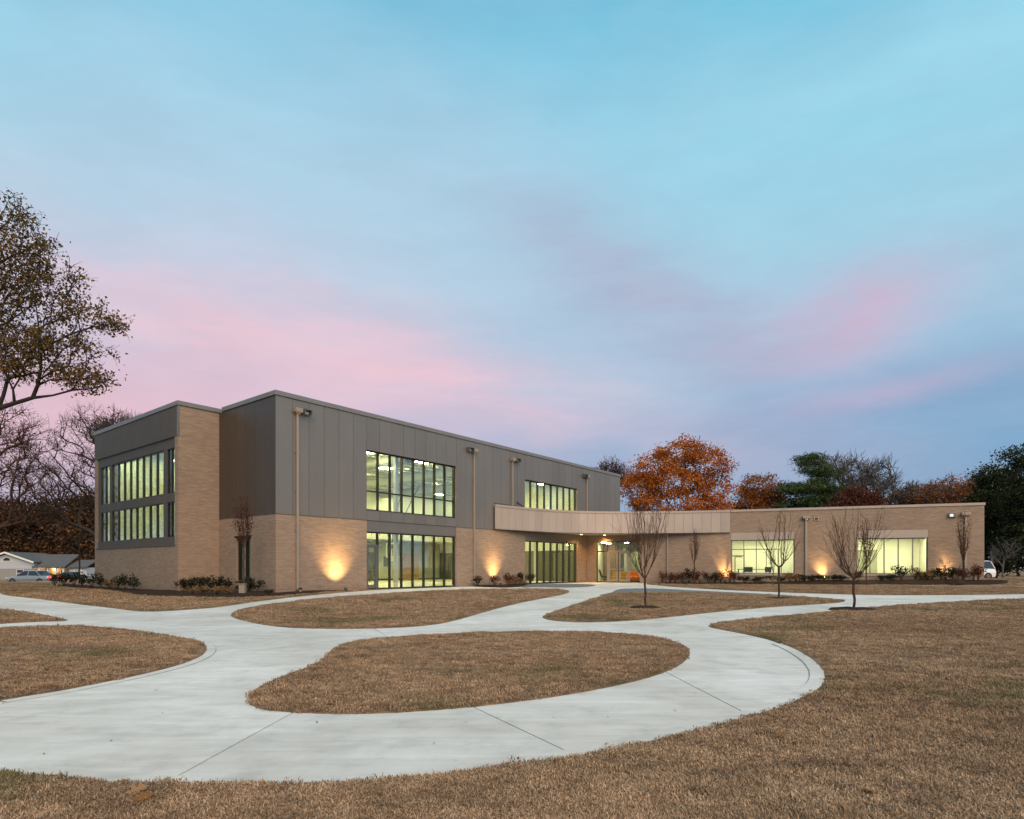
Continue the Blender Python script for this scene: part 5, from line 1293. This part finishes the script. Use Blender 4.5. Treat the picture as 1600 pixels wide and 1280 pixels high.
for px, o, kd, sc, lab in ((1036, .7, 'red', .95, 'first thin red shrub right of the entrance'), (1048, .6, 'red', 1.0, 'red shrub at the foot of the thin downspout'), (1056, .8, 'red', .95, 'red shrub right of the thin downspout'), (1067, .7, 'red', 1.1, 'red shrub left of the slim tree under the canopy end'), (1077, .6, 'dark', 1.15, 'dark shrub touching the slim tree under the canopy end'), (1086, 1.0, 'red', .85, 'red shrub in front of the slim tree under the canopy end'), (1094, .7, 'red', 1.05, 'red shrub right of the slim tree under the canopy end'), (1107, .8, 'dark', .95, 'dark shrub midway to the first wing lamp'), (1117, .6, 'dark', 1.05, 'dark shrub left of the first wing lamp'), (1126, .7, 'red', 1.05, 'red shrub just left of the first wing lamp glow'), (1140, .8, 'red', 1.1, 'red shrub under the left edge of the first wing window'), (1147, .6, 'red', .95, 'red shrub touching the first wing window corner'),
                        (1164, 1.0, 'low', 1.0, 'flat dark shrub under the left half of the first wing window'), (1177, 1.1, 'low', .75, 'small flat shrub next to the flat one under the first wing window'), (1190, .9, 'low', 1.05, 'flat dark shrub under the middle of the first wing window'), (1217, 1.0, 'low', .9, 'flat shrub behind the middle lawn tree'), (1232, .9, 'tan', 1.15, 'yellowish shrub under the right end of the first wing window'), (1242, .8, 'tan', 1.05, 'golden tuft next to the yellowish shrub'), (1252, 1.0, 'low', 1.0, 'flat dark shrub left of the middle wing downspout'), (1266, .9, 'low', .95, 'flat dark shrub right of the middle wing downspout'), (1279, .8, 'low', 1.05, 'flat dark shrub in the glow of the second wing lamp'), (1298, .9, 'low', 1.0, 'flat dark shrub right of the second wing lamp'), (1312, 1.0, 'low', .85, 'small flat dark shrub before the nearest lawn tree'),
                        (1337, .9, 'dark', .8, 'dark shrub behind the trunk of the nearest lawn tree'), (1371, 1.0, 'low', .95, 'flat shrub under the left of the second wing window'), (1386, 1.0, 'low', .85, 'flat dark shrub under the middle of the second wing window'), (1403, .8, 'dark', 1.1, 'taller olive shrub under the middle of the second wing window'), (1425, .7, 'red', 1.05, 'red shrub under the right half of the second wing window'), (1434, .9, 'tan', 1.2, 'orange tinted shrub under the right half of the second wing window'), (1443, .8, 'tan', 1.05, 'pale rusty shrub under the right edge of the second wing window'), (1450, .7, 'dark', 1.0, 'dark shrub at the right edge of the second wing window'), (1464, .8, 'dark', 1.05, 'lone upright shrub left of the third wing lamp'), (1481, .8, 'dark', 1.15, 'dark shrub right of the third wing lamp'), (1490, .7, 'red', 1.05, 'red shrub left of the corner downspout'), (1498, 1.0, 'red', .95, 'red shrub touching the corner slim tree on the left'), (1513, .8, 'red', .95, 'red shrub right of the corner slim tree'), (1521, .7, 'red', 1.15, 'last red shrub near the wing corner')):
    shrub(fw_(px, o), kd, sc, lab, gC)
p = fw_(1478, 1.6); c = MB()
n_ = 14; vs = [(p.x, p.y, hgt(p.x, p.y) + .34)]
for q, z in ((.5, .27), (.85, .12), (1, 0)):
    for i in range(n_):
        a = 2 * math.pi * i / n_; vs.append((p.x + math.cos(a) * .62 * q, p.y + math.sin(a) * .45 * q, hgt(p.x, p.y) + z + .03 * mnoise.noise(Vector((a * 2, q * 4, 3)))))
c.add(vs, [(0, 1 + i, 1 + (i + 1) % n_) for i in range(n_)] + [(1 + j * n_ + i, 1 + (j + 1) * n_ + i, 1 + (j + 1) * n_ + (i + 1) % n_, 1 + j * n_ + (i + 1) % n_) for j in range(2) for i in range(n_)])
tagit(c.build('mulch_heap', 'mulch'), 'small dark heap of mulch in front of the shrubs near the third wing lamp', 'mulch heap')
ut = G(379, 929); th = thing('utility_box', 'small pale utility pedestal standing among shrubs under the small low window', 'utility box', tuple(ut))
fu = Fr(ut, (1, 0), (0, -1)); MB().box(fu, -.12, .12, -.1, .1, -.02, .40).build('box', 'downspout_metal', th, bevel=.012); MB().box(fu, -.14, .14, -.12, .12, .401, .44).build('lid', 'downspout_metal', th, bevel=.01)
# hydrant-like cleanout at the first downspout
dp = FF.P(.98, .30); th = thing('drain_cap', 'pale drain cap at the foot of the first downspout by the metal corner', 'drain cap', tuple(dp))
MB().lathe((dp.x, dp.y, 0), [(.07, -.03), (.07, .16)], 12).build('pipe', 'coping_metal', th); MB().lathe((dp.x, dp.y, 0), [(.085, .161), (.085, .21), (.05, .235)], 12).build('cap', 'black_paint', th)

# ------------------------------------------------------------------ white gabled house across the road
plain('siding_white', (.46, .46, .47), .7, 0, .04, 1.5); plain('siding_tan', (.27, .245, .22), .8, 0, .06, 1.5); plain('roof_shingle', (.085, .080, .080), .9, 0, .18, 2.5); plain('house_glass', (.03, .04, .06), .08, 0, 0, 1)
HY0 = 110.0; hz = -1.0; sc = HY0 / FPX
HF = Fr(((0 - CX) * sc, HY0), (1, 0), (0, -1)); hx = lambda px: px * sc; hz_ = lambda py: CAMH + (HY - py) * sc
H = thing('house', 'low white gabled house with a long grey roof and lit porch beyond the road', 'house', tuple(HF.P(hx(40))))
gz0, gz1 = hz_(878), hz_(865.5); pk, rt_, lf = 10.7, 55, -33.6
MB().box(HF, hx(lf + 2), hx(rt_ - 2), -6, 0, hz - .4, hz_(889)).build('brick_wall', 'siding_tan', H)
m = MB(); m.hexa([HF.P(hx(lf + 2), .02, hz_(889) + .002), HF.P(hx(rt_ - 2), .02, hz_(889) + .002), HF.P(hx(rt_ - 2), .02, gz0), HF.P(hx(lf + 2), .02, gz0)], [HF.P(hx(lf + 2), -6, hz_(889) + .002), HF.P(hx(rt_ - 2), -6, hz_(889) + .002), HF.P(hx(rt_ - 2), -6, gz0), HF.P(hx(lf + 2), -6, gz0)])
m.hexa([HF.P(hx(lf + 2), .02, gz0 + .003), HF.P(hx(rt_ - 2), .02, gz0 + .003), HF.P(hx(pk + .1), .02, gz1), HF.P(hx(pk - .1), .02, gz1)], [HF.P(hx(lf + 2), -6, gz0 + .003), HF.P(hx(rt_ - 2), -6, gz0 + .003), HF.P(hx(pk + .1), -6, gz1), HF.P(hx(pk - .1), -6, gz1)])
m.build('gable_wall', 'siding_white', H)
for i in range(9):
    z = hz_(889) + .1 + i * .24
    if z < gz0: MB().box(HF, hx(lf + 2), hx(rt_ - 2), .021, .045, z, z + .03).build('siding_board', 'siding_white', H)
for a, b, nm in ((lf - 1, pk, 'gable_roof'), (pk, rt_ + 1, 'gable_roof')):
    za, zb = (gz0 - .15, gz1 + .2) if a < b and b == pk else (gz1 + .2, gz0 - .15)
    MB().hexa([HF.P(hx(a), .5, za), HF.P(hx(b), .5, zb), HF.P(hx(b), -9, zb), HF.P(hx(a), -9, za)], [HF.P(hx(a), .5, za + .16), HF.P(hx(b), .5, zb + .16), HF.P(hx(b), -9, zb + .16), HF.P(hx(a), -9, za + .16)]).build('roof', 'roof_shingle', H)
    MB().hexa([HF.P(hx(a), .501, za - .12), HF.P(hx(b), .501, zb - .12), HF.P(hx(b), .56, zb - .12), HF.P(hx(a), .56, za - .12)], [HF.P(hx(a), .501, za + .18), HF.P(hx(b), .501, zb + .18), HF.P(hx(b), .56, zb + .18), HF.P(hx(a), .56, za + .18)]).build('fascia_board', 'paint_white', H)
v_ = MB(); cvt = HF.P(hx(10.7), .03, hz_(876.5)); 
arcv = [(math.cos(math.pi * i / 10) * .62, math.sin(math.pi * i / 10) * .55) for i in range(11)]
v_.add([HF.P(hx(10.7) + a, .03, hz_(876.5) + b) for a, b in arcv] + [HF.P(hx(10.7) + a, .07, hz_(876.5) + b) for a, b in arcv], [tuple(range(11)), tuple(range(11, 22))] + [(i, (i + 1) % 11, 11 + (i + 1) % 11, 11 + i) for i in range(11)]); v_.build('arched_vent', 'black_paint', H)
MB().box(HF, hx(10.7) - .8, hx(10.7) + .8, .03, .1, hz_(876.5) - .12, hz_(876.5) - .002).build('vent_sill', 'paint_white', H)
wf = MB().box(HF, hx(26), hx(37.5), .003, .05, hz_(902), hz_(889.5) - .06).build('window', 'paint_white', H); MB().box(HF, hx(26.8), hx(36.7), .051, .06, hz_(901.2), hz_(896)).build('pane', 'house_glass', wf); MB().box(HF, hx(26.8), hx(36.7), .051, .06, hz_(895.2), hz_(890.6)).build('pane', 'house_glass', wf)
# main range with porch
MB().box(HF, hx(rt_ - 1.9), hx(100), -6, -2.6, hz - .4, hz_(887.5)).build('wall', 'siding_tan', H)
MB().hexa([HF.P(hx(rt_ - 4), .2, hz_(887.2)), HF.P(hx(102), .2, hz_(887.2)), HF.P(hx(94), -5, hz_(867)), HF.P(hx(18), -5, hz_(867))], [HF.P(hx(rt_ - 4), .2, hz_(887.2) + .2), HF.P(hx(102), .2, hz_(887.2) + .2), HF.P(hx(94), -5, hz_(867) + .2), HF.P(hx(18), -5, hz_(867) + .2)]).build('roof', 'roof_shingle', H)
for px in (60, 74, 87, 98): MB().box(HF, hx(px) - .10, hx(px) + .10, -.25, -.05, hz - .3, hz_(887.6)).build('porch_post', 'paint_white', H)
MB().box(HF, hx(rt_ - 1), hx(101), -2.6, .1, hz - .4, hz + .12).build('porch_floor', 'path_concrete', H)
MB().box(HF, hx(62), hx(66), -2.599, -2.55, hz + .13, hz_(890)).build('door', 'wood_trim', H)
wf = MB().box(HF, hx(78), hx(86), -2.599, -2.55, hz + .8, hz_(890.5)).build('window', 'paint_white', H); MB().box(HF, hx(79), hx(85), -2.549, -2.54, hz + .9, hz_(891.3)).build('pane', 'house_glass', wf)
pl = MB().box(HF, hx(68.6) - .14, hx(68.6) + .14, -2.599, -2.35, hz_(891) - .1, hz_(889) + .05).build('porch_light', 'porch_lamp', H); lamp('porch_glow', 'POINT', HF.P(hx(68.6), -1.9, hz_(890)), 130, (1, .55, .18), rad=.12, parent=pl)
# lower wing with a garage
MB().box(HF, hx(100.3), hx(128), -6, -1.2, hz - .4, hz_(887)).build('wall', 'siding_white', H)
MB().hexa([HF.P(hx(99), -.7, hz_(887) - .02), HF.P(hx(131), -.7, hz_(887) - .02), HF.P(hx(126), -4.6, hz_(875.5)), HF.P(hx(96), -4.6, hz_(875.5))], [HF.P(hx(99), -.7, hz_(887) + .14), HF.P(hx(131), -.7, hz_(887) + .14), HF.P(hx(126), -4.6, hz_(875.5) + .14), HF.P(hx(96), -4.6, hz_(875.5) + .14)]).build('roof', 'roof_shingle', H)
wf = MB().box(HF, hx(108), hx(121), -1.199, -1.14, hz - .02, hz_(889)).build('garage_door', 'paint_white', H)
for i in range(4): MB().box(HF, hx(108.6), hx(120.4), -1.139, -1.12, hz + .1 + i * .5, hz + .54 + i * .5).build('door_panel', 'siding_white', wf)

# ------------------------------------------------------------------ cars
def paint(name, c, metal=.3):
    m = MT(name); m.color(c); m.rough(.28); m.b.inputs['Metallic'].default_value = metal; m.b.inputs['Coat Weight'].default_value = .6; return m
paint('car_silver', (.36, .37, .39)); paint('car_white', (.78, .78, .78), 0); paint('car_dark', (.035, .037, .042))
def car(name, label, matn, loc, rz, suv=False, tail=False):
    th = thing(name, label, 'car', tuple(loc), None, rz)
    Lh, wd = 2.3, .88; hh = 1.62 if suv else 1.42; bl = .98 if suv else .90
    st_ = [(-Lh, .45, .62, .74), (-Lh + .12, .30, bl - .04, .84), (-Lh + .8, .24, bl, wd), (0, .22, bl + .02, wd), (.95, .24, bl - .02, wd), (Lh - .35, .27, bl - .14, .84), (Lh, .42, .66, .70)]
    V, F = [], []
    for x_, z0, z1, w in st_:
        zm = z0 + (z1 - z0) * .55
        V += [(x_, -w * .94, z0), (x_, -w, zm), (x_, -w * .93, z1), (x_, w * .93, z1), (x_, w, zm), (x_, w * .94, z0)]
    for i in range(len(st_) - 1):
        for j in range(6): F.append((6 * i + j, 6 * i + (j + 1) % 6, 6 * i + 6 + (j + 1) % 6, 6 * i + 6 + j))
    F += [tuple(range(6)), tuple(range(6 * len(st_) - 6, 6 * len(st_)))]
    def mk(nm, V, F, mt, par, bev=0):
        b = MB(); b.v = V; b.f = F; return link(nm, b.mesh(nm, None, bev), mt, par)
    body = mk('body', V, F, matn, th, .03)
    r0, r1 = (-Lh + .2, .95) if suv else (-1.45, 1.05); t0, t1 = (-Lh + .45, .25) if suv else (-.85, .35)
    mk('cabin', [(r0, -.80, bl), (r1, -.80, bl - .02), (r1, .80, bl - .02), (r0, .80, bl), (t0, -.64, hh - .05), (t1, -.64, hh - .05), (t1, .64, hh - .05), (t0, .64, hh - .05)], [(0, 1, 2, 3), (4, 5, 6, 7), (0, 1, 5, 4), (1, 2, 6, 5), (2, 3, 7, 6), (3, 0, 4, 7)], 'house_glass', th)
    mk('roof', [(t0 - .04, -.66, hh - .055), (t1 + .06, -.66, hh - .055), (t1 + .06, .66, hh - .055), (t0 - .04, .66, hh - .055), (t0 + .1, -.56, hh), (t1 - .1, -.56, hh), (t1 - .1, .56, hh), (t0 + .1, .56, hh)], [(0, 1, 2, 3), (4, 5, 6, 7), (0, 1, 5, 4), (1, 2, 6, 5), (2, 3, 7, 6), (3, 0, 4, 7)], matn, th)
    for s in (-1, 1):
        for a, c in ((r0, t0), (-.12, -.12), (r1, t1)):
            b = MB(); b.tube((a, s * .805, bl), (c, s * .655, hh - .05), .035, n=5); link('pillar', b.mesh('pillar'), matn, th)
    for x_ in (-1.42, 1.42):
        for s in (-1, 1):
            b = MB(); b.tube((x_, s * .70, .33), (x_, s * .90, .33), .33, n=18); wq = link('wheel', b.mesh('wheel'), 'dark_rubber', th)
            b = MB(); b.tube((x_, s * .89, .33), (x_, s * .915, .33), .20, .17, n=14); link('rim', b.mesh('rim'), 'alu_frame_metal', wq)
    for s in (-1, 1):
        b = MB(); b.box(WORLD, -Lh - .02, -Lh + .18, s * .60 - .15, s * .60 + .15, .66, .86); link('tail_light', b.mesh('tail_light'), 'tail_lamp' if tail else 'oxblood_paint', th)
        b = MB(); b.box(WORLD, Lh - .16, Lh - .02, s * .56 - .16, s * .56 + .16, .60, .74); link('headlight', b.mesh('headlight'), 'paint_white', th)
    return th
plain('oxblood_paint', (.25, .015, .015), .3)
p = at(52, 61.5); car('passing_car', 'silver car with glowing red tail lights on the road before the house', 'car_silver', Vector((p.x, p.y, hgt(p.x, p.y) + .03)), R(176), tail=True)
p = at(108, 98); car('parked_car', 'dark low car parked in front of the small end of the house', 'car_dark', Vector((p.x, p.y, -1.0)), R(170))
p = at(1505, 50); car('parked_car', 'white car parked half hidden behind the right end of the wing', 'car_white', Vector((p.x, p.y, hgt(p.x, p.y) + .02)), R(188), suv=True)

# ------------------------------------------------------------------ grass blades and fallen leaves
def tuft_mesh(seed, n, rad, h):
    rs = np.random.RandomState(seed); V = []; F = []; T = []
    for i in range(n):
        a = rs.uniform(0, 6.283); q = rad * rs.uniform(0, 1) ** .5; x, y = math.cos(a) * q, math.sin(a) * q
        b = rs.uniform(0, 6.283); hh = h * rs.uniform(.45, 1.1); ln = rs.uniform(.1, 1.1) * hh; w = rs.uniform(.0016, .0032)
        dx, dy = math.cos(b), math.sin(b); px_, py_ = -dy * w, dx * w; k = len(V)
        V += [(x - px_, y - py_, -.01), (x + px_, y + py_, -.01), (x + dx * ln * .35 + px_ * .8, y + dy * ln * .35 + py_ * .8, hh * .6), (x + dx * ln * .35 - px_ * .8, y + dy * ln * .35 - py_ * .8, hh * .6), (x + dx * ln, y + dy * ln, hh * (1 - .25 * ln / hh))]
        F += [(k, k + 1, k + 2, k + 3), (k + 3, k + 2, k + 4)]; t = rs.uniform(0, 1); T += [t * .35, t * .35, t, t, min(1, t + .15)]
    me = bpy.data.meshes.new('tuft'); me.from_pydata(V, [], F); at_ = me.attributes.new('tone', 'FLOAT', 'POINT'); at_.data.foreach_set('value', T)
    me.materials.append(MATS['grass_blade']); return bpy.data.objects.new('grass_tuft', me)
TUFTS = [tuft_mesh(200 + i, 46, .062, (.022, .027, .033)[i]) for i in range(3)]
def scatter_group(name, objs):
    ng = bpy.data.node_groups.new(name, 'GeometryNodeTree')
    ng.interface.new_socket('Geometry', in_out='INPUT', socket_type='NodeSocketGeometry'); ng.interface.new_socket('Geometry', in_out='OUTPUT', socket_type='NodeSocketGeometry')
    gi = ng.nodes.new('NodeGroupInput'); go = ng.nodes.new('NodeGroupOutput')
    jn = ng.nodes.new('GeometryNodeJoinGeometry')
    for o in objs[::-1]:
        oi = ng.nodes.new('GeometryNodeObjectInfo'); oi.inputs['Object'].default_value = o; oi.inputs['As Instance'].default_value = True; ng.links.new(oi.outputs['Geometry'], jn.inputs[0])
    ip = ng.nodes.new('GeometryNodeInstanceOnPoints'); ng.links.new(gi.outputs[0], ip.inputs['Points']); ng.links.new(jn.outputs[0], ip.inputs['Instance']); ip.inputs['Pick Instance'].default_value = True
    for nm, ty, so_ in (('pick', 'INT', 'Instance Index'), ('rot', 'FLOAT_VECTOR', 'Rotation'), ('scl', 'FLOAT_VECTOR', 'Scale')):
        na = ng.nodes.new('GeometryNodeInputNamedAttribute'); na.data_type = ty; na.inputs['Name'].default_value = nm; ng.links.new(na.outputs['Attribute'], ip.inputs[so_])
    ng.links.new(ip.outputs[0], go.inputs[0]); return ng
GN = scatter_group('grass_scatter', TUFTS)
def points_object(name, P, rot, scl, pick, label, ng, kind='stuff'):
    me = bpy.data.meshes.new(name); me.vertices.add(len(P)); me.vertices.foreach_set('co', P.astype(np.float32).ravel())
    a = me.attributes.new('pick', 'INT', 'POINT'); a.data.foreach_set('value', pick.astype(np.int32))
    a = me.attributes.new('rot', 'FLOAT_VECTOR', 'POINT'); a.data.foreach_set('vector', rot.astype(np.float32).ravel())
    a = me.attributes.new('scl', 'FLOAT_VECTOR', 'POINT'); a.data.foreach_set('vector', scl.astype(np.float32).ravel())
    o = bpy.data.objects.new(name, me); COL.objects.link(o); md = o.modifiers.new('scatter', 'NODES'); md.node_group = ng
    return tagit(o, label, None, None, kind)
rs = np.random.RandomState(77)
def ground_samples(n, y0, y1, px0, px1):
    px = rs.uniform(px0, px1, n); py = rs.uniform(y0, y1, n); Y = CAMH * FPX / (py - HY); return np.stack([(px - CX) / FPX * Y, Y], 1)
S_ = [np.stack([rs.uniform(-13, 15, 16000), rs.uniform(.6, 9, 16000)], 1), ground_samples(52000, 985, 1330, -260, 1860), ground_samples(58000, 930, 1010, -300, 1900), ground_samples(56000, 909, 940, -300, 1900)]
XY = np.concatenate(S_); far = XY[:, 1]
keep = np.zeros(len(XY), bool)
bad = np.zeros(len(XY), bool)
for nm, p in LAWNS: keep |= inside(p, XY[:, 0], XY[:, 1])
for p in beds: bad |= inside(p, XY[:, 0], XY[:, 1])
keep &= ~bad & (far < 62)
for nm, b_ in (('m', G(1008, 951)), ('m', G(1217, 936.5)), ('m', G(1334.5, 953.5))): keep &= np.hypot(XY[:, 0] - b_.x, XY[:, 1] - b_.y) > .5
EP = []
for nm, p in LAWNS:
    for a, b in zip(p, p[1:] + p[:1]):
        m_ = max(1, int(math.hypot(b[0] - a[0], b[1] - a[1]) / .08)); EP += [(a[0] + (b[0] - a[0]) * k_ / m_, a[1] + (b[1] - a[1]) * k_ / m_) for k_ in range(m_)] if math.hypot(b[0] - a[0], b[1] - a[1]) < 2 else []
from mathutils.kdtree import KDTree
kd = KDTree(len(EP))
for i, p in enumerate(EP): kd.insert((p[0], p[1], 0), i)
kd.balance()
XY = XY[keep]; de = np.array([kd.find((x, y, 0))[2] for x, y in XY])
k_ = de > .045 * np.clip(XY[:, 1] / 7, 1, 2.5); XY = XY[k_]; de = de[k_]
pz = np.array([mnoise.noise(Vector((x * 1.3, y * 1.6, 7.7))) + .7 * mnoise.noise(Vector((x * 4.1, y * 4.5, 3.1))) for x, y in XY])
k_ = rs.uniform(size=len(XY)) > np.clip(-pz * .9 - .05, 0, .75); XY = XY[k_]; de = de[k_]; Yd = XY[:, 1]
Z = np.array([hgt(x, y) for x, y in XY]) + .018
s = np.clip(Yd / 9.0, 1.0, 2.4) * rs.uniform(.75, 1.3, len(XY)); hs = np.clip(Yd / 14.0, .9, 1.35) * rs.uniform(.7, 1.25, len(XY))
patch = np.array([mnoise.noise(Vector((x * .9, y * .9, 2.2))) for x, y in XY]); hs *= (1 + .40 * patch + .30 * np.array([mnoise.noise(Vector((x * 4.1, y * 4.5, 3.1))) for x, y in XY])) * np.clip(.55 + de * 2.2, .55, 1.0)
rot = np.stack([rs.normal(size=len(XY)) * .10, rs.normal(size=len(XY)) * .10, rs.uniform(0, 6.28, len(XY))], 1)
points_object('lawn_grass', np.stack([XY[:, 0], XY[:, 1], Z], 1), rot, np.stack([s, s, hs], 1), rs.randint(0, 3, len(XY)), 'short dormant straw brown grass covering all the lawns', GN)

def oak_leaf(seed):
    """a lobed leaf, curled"""
    r_ = np.random.RandomState(seed); out = [(0, 0)]; V = []; n = 22
    pts = []
    for i in range(n + 1):
        t = i / n; w = (.30 * math.sin(math.pi * min(1, t * 1.02)) ** .8) * (1 + .45 * math.sin(t * 6 * math.pi)); pts.append((t, w))
    V = [(t - .5, w, .10 * abs(w) * 3 + .12 * (t - .5) ** 2 * 2) for t, w in pts] + [(t - .5, 0, .12 * (t - .5) ** 2 * 2) for t, w in pts] + [(t - .5, -w, .12 * abs(w) * 3 + .12 * (t - .5) ** 2 * 2) for t, w in pts]
    F = [(i, i + 1, n + 2 + i, n + 1 + i) for i in range(n)] + [(n + 1 + i, n + 2 + i, 2 * n + 3 + i, 2 * n + 2 + i) for i in range(n)]
    me = bpy.data.meshes.new('fallen_leaf'); me.from_pydata(V, [], F); a = me.attributes.new('tone', 'FLOAT', 'POINT'); a.data.foreach_set('value', [r_.uniform(.1, .9)] * len(V)); me.materials.append(MATS['fallen_leaf']); return me
LM = [oak_leaf(300 + i) for i in range(5)]
LO = [bpy.data.objects.new('leaf', m) for m in LM]
GL = scatter_group('leaf_scatter', LO)
def leaf(px, py, s_, a, lab, v, tilt=.2, mat=None):
    g = G(px, py); o = bpy.data.objects.new('fallen_leaf', LM[v]); COL.objects.link(o); o.location = (g.x, g.y, g.z + .045); o.scale = (s_,) * 3; o.rotation_euler = (tilt, -.15, a)
    tagit(o, lab, 'leaf', 'single fallen leaves near the path')
leaf(225, 1262, .085, .4, 'bright orange fallen leaf in the grass at the bottom left', 1, .5)
leaf(215, 1250, .10, .9, 'pale curled fallen leaf just behind the bright orange one', 3, .3)
leaf(1358, 1252, .075, 2.4, 'russet lobed leaf lying alone in the grass at the bottom right', 0, .25)
leaf(1322, 1279, .075, 1.1, 'russet leaf half hidden at the very bottom edge right of centre', 2, .4)
n = 1100
c = ground_samples(n * 4, 925, 1250, -100, 1700); k = np.zeros(len(c), bool)
for nm, p in LAWNS: k |= inside(p, c[:, 0], c[:, 1])
w = np.where(c[:, 0] < -2.5, 1.0, .13) * np.where(inside(LE, c[:, 0], c[:, 1]), 1.0, .45) * np.array([.25 + 1.6 * max(0, mnoise.noise(Vector((x * .6, y * .6, 5.5)))) for x, y in c]); k &= rs.uniform(size=len(c)) < w; k &= (c[:, 1] > 3.6)
lx = c[k][:n]
d2 = ground_samples(260, 925, 1200, 0, 1500); k2 = np.zeros(len(d2), bool)
for nm, p in LAWNS: k2 |= inside(p, d2[:, 0], d2[:, 1])
lx2 = d2[~k2][:26]; P_ = np.concatenate([lx, lx2]); hz2 = np.array([hgt(x, y) for x, y in P_]) + np.concatenate([np.full(len(lx), .045), np.full(len(lx2), .006)])
sz = np.concatenate([rs.uniform(.030, .062, len(lx)), rs.uniform(.014, .028, len(lx2))]) * np.clip(P_[:, 1] / 12, 1, 1.5)
points_object('leaf_litter', np.stack([P_[:, 0], P_[:, 1], hz2], 1), np.stack([rs.normal(size=len(P_)) * .3, rs.normal(size=len(P_)) * .3, rs.uniform(0, 6.28, len(P_))], 1), np.stack([sz, sz, sz], 1), rs.randint(0, 5, len(P_)), 'small dry leaves scattered over the lawns and the path', GL)
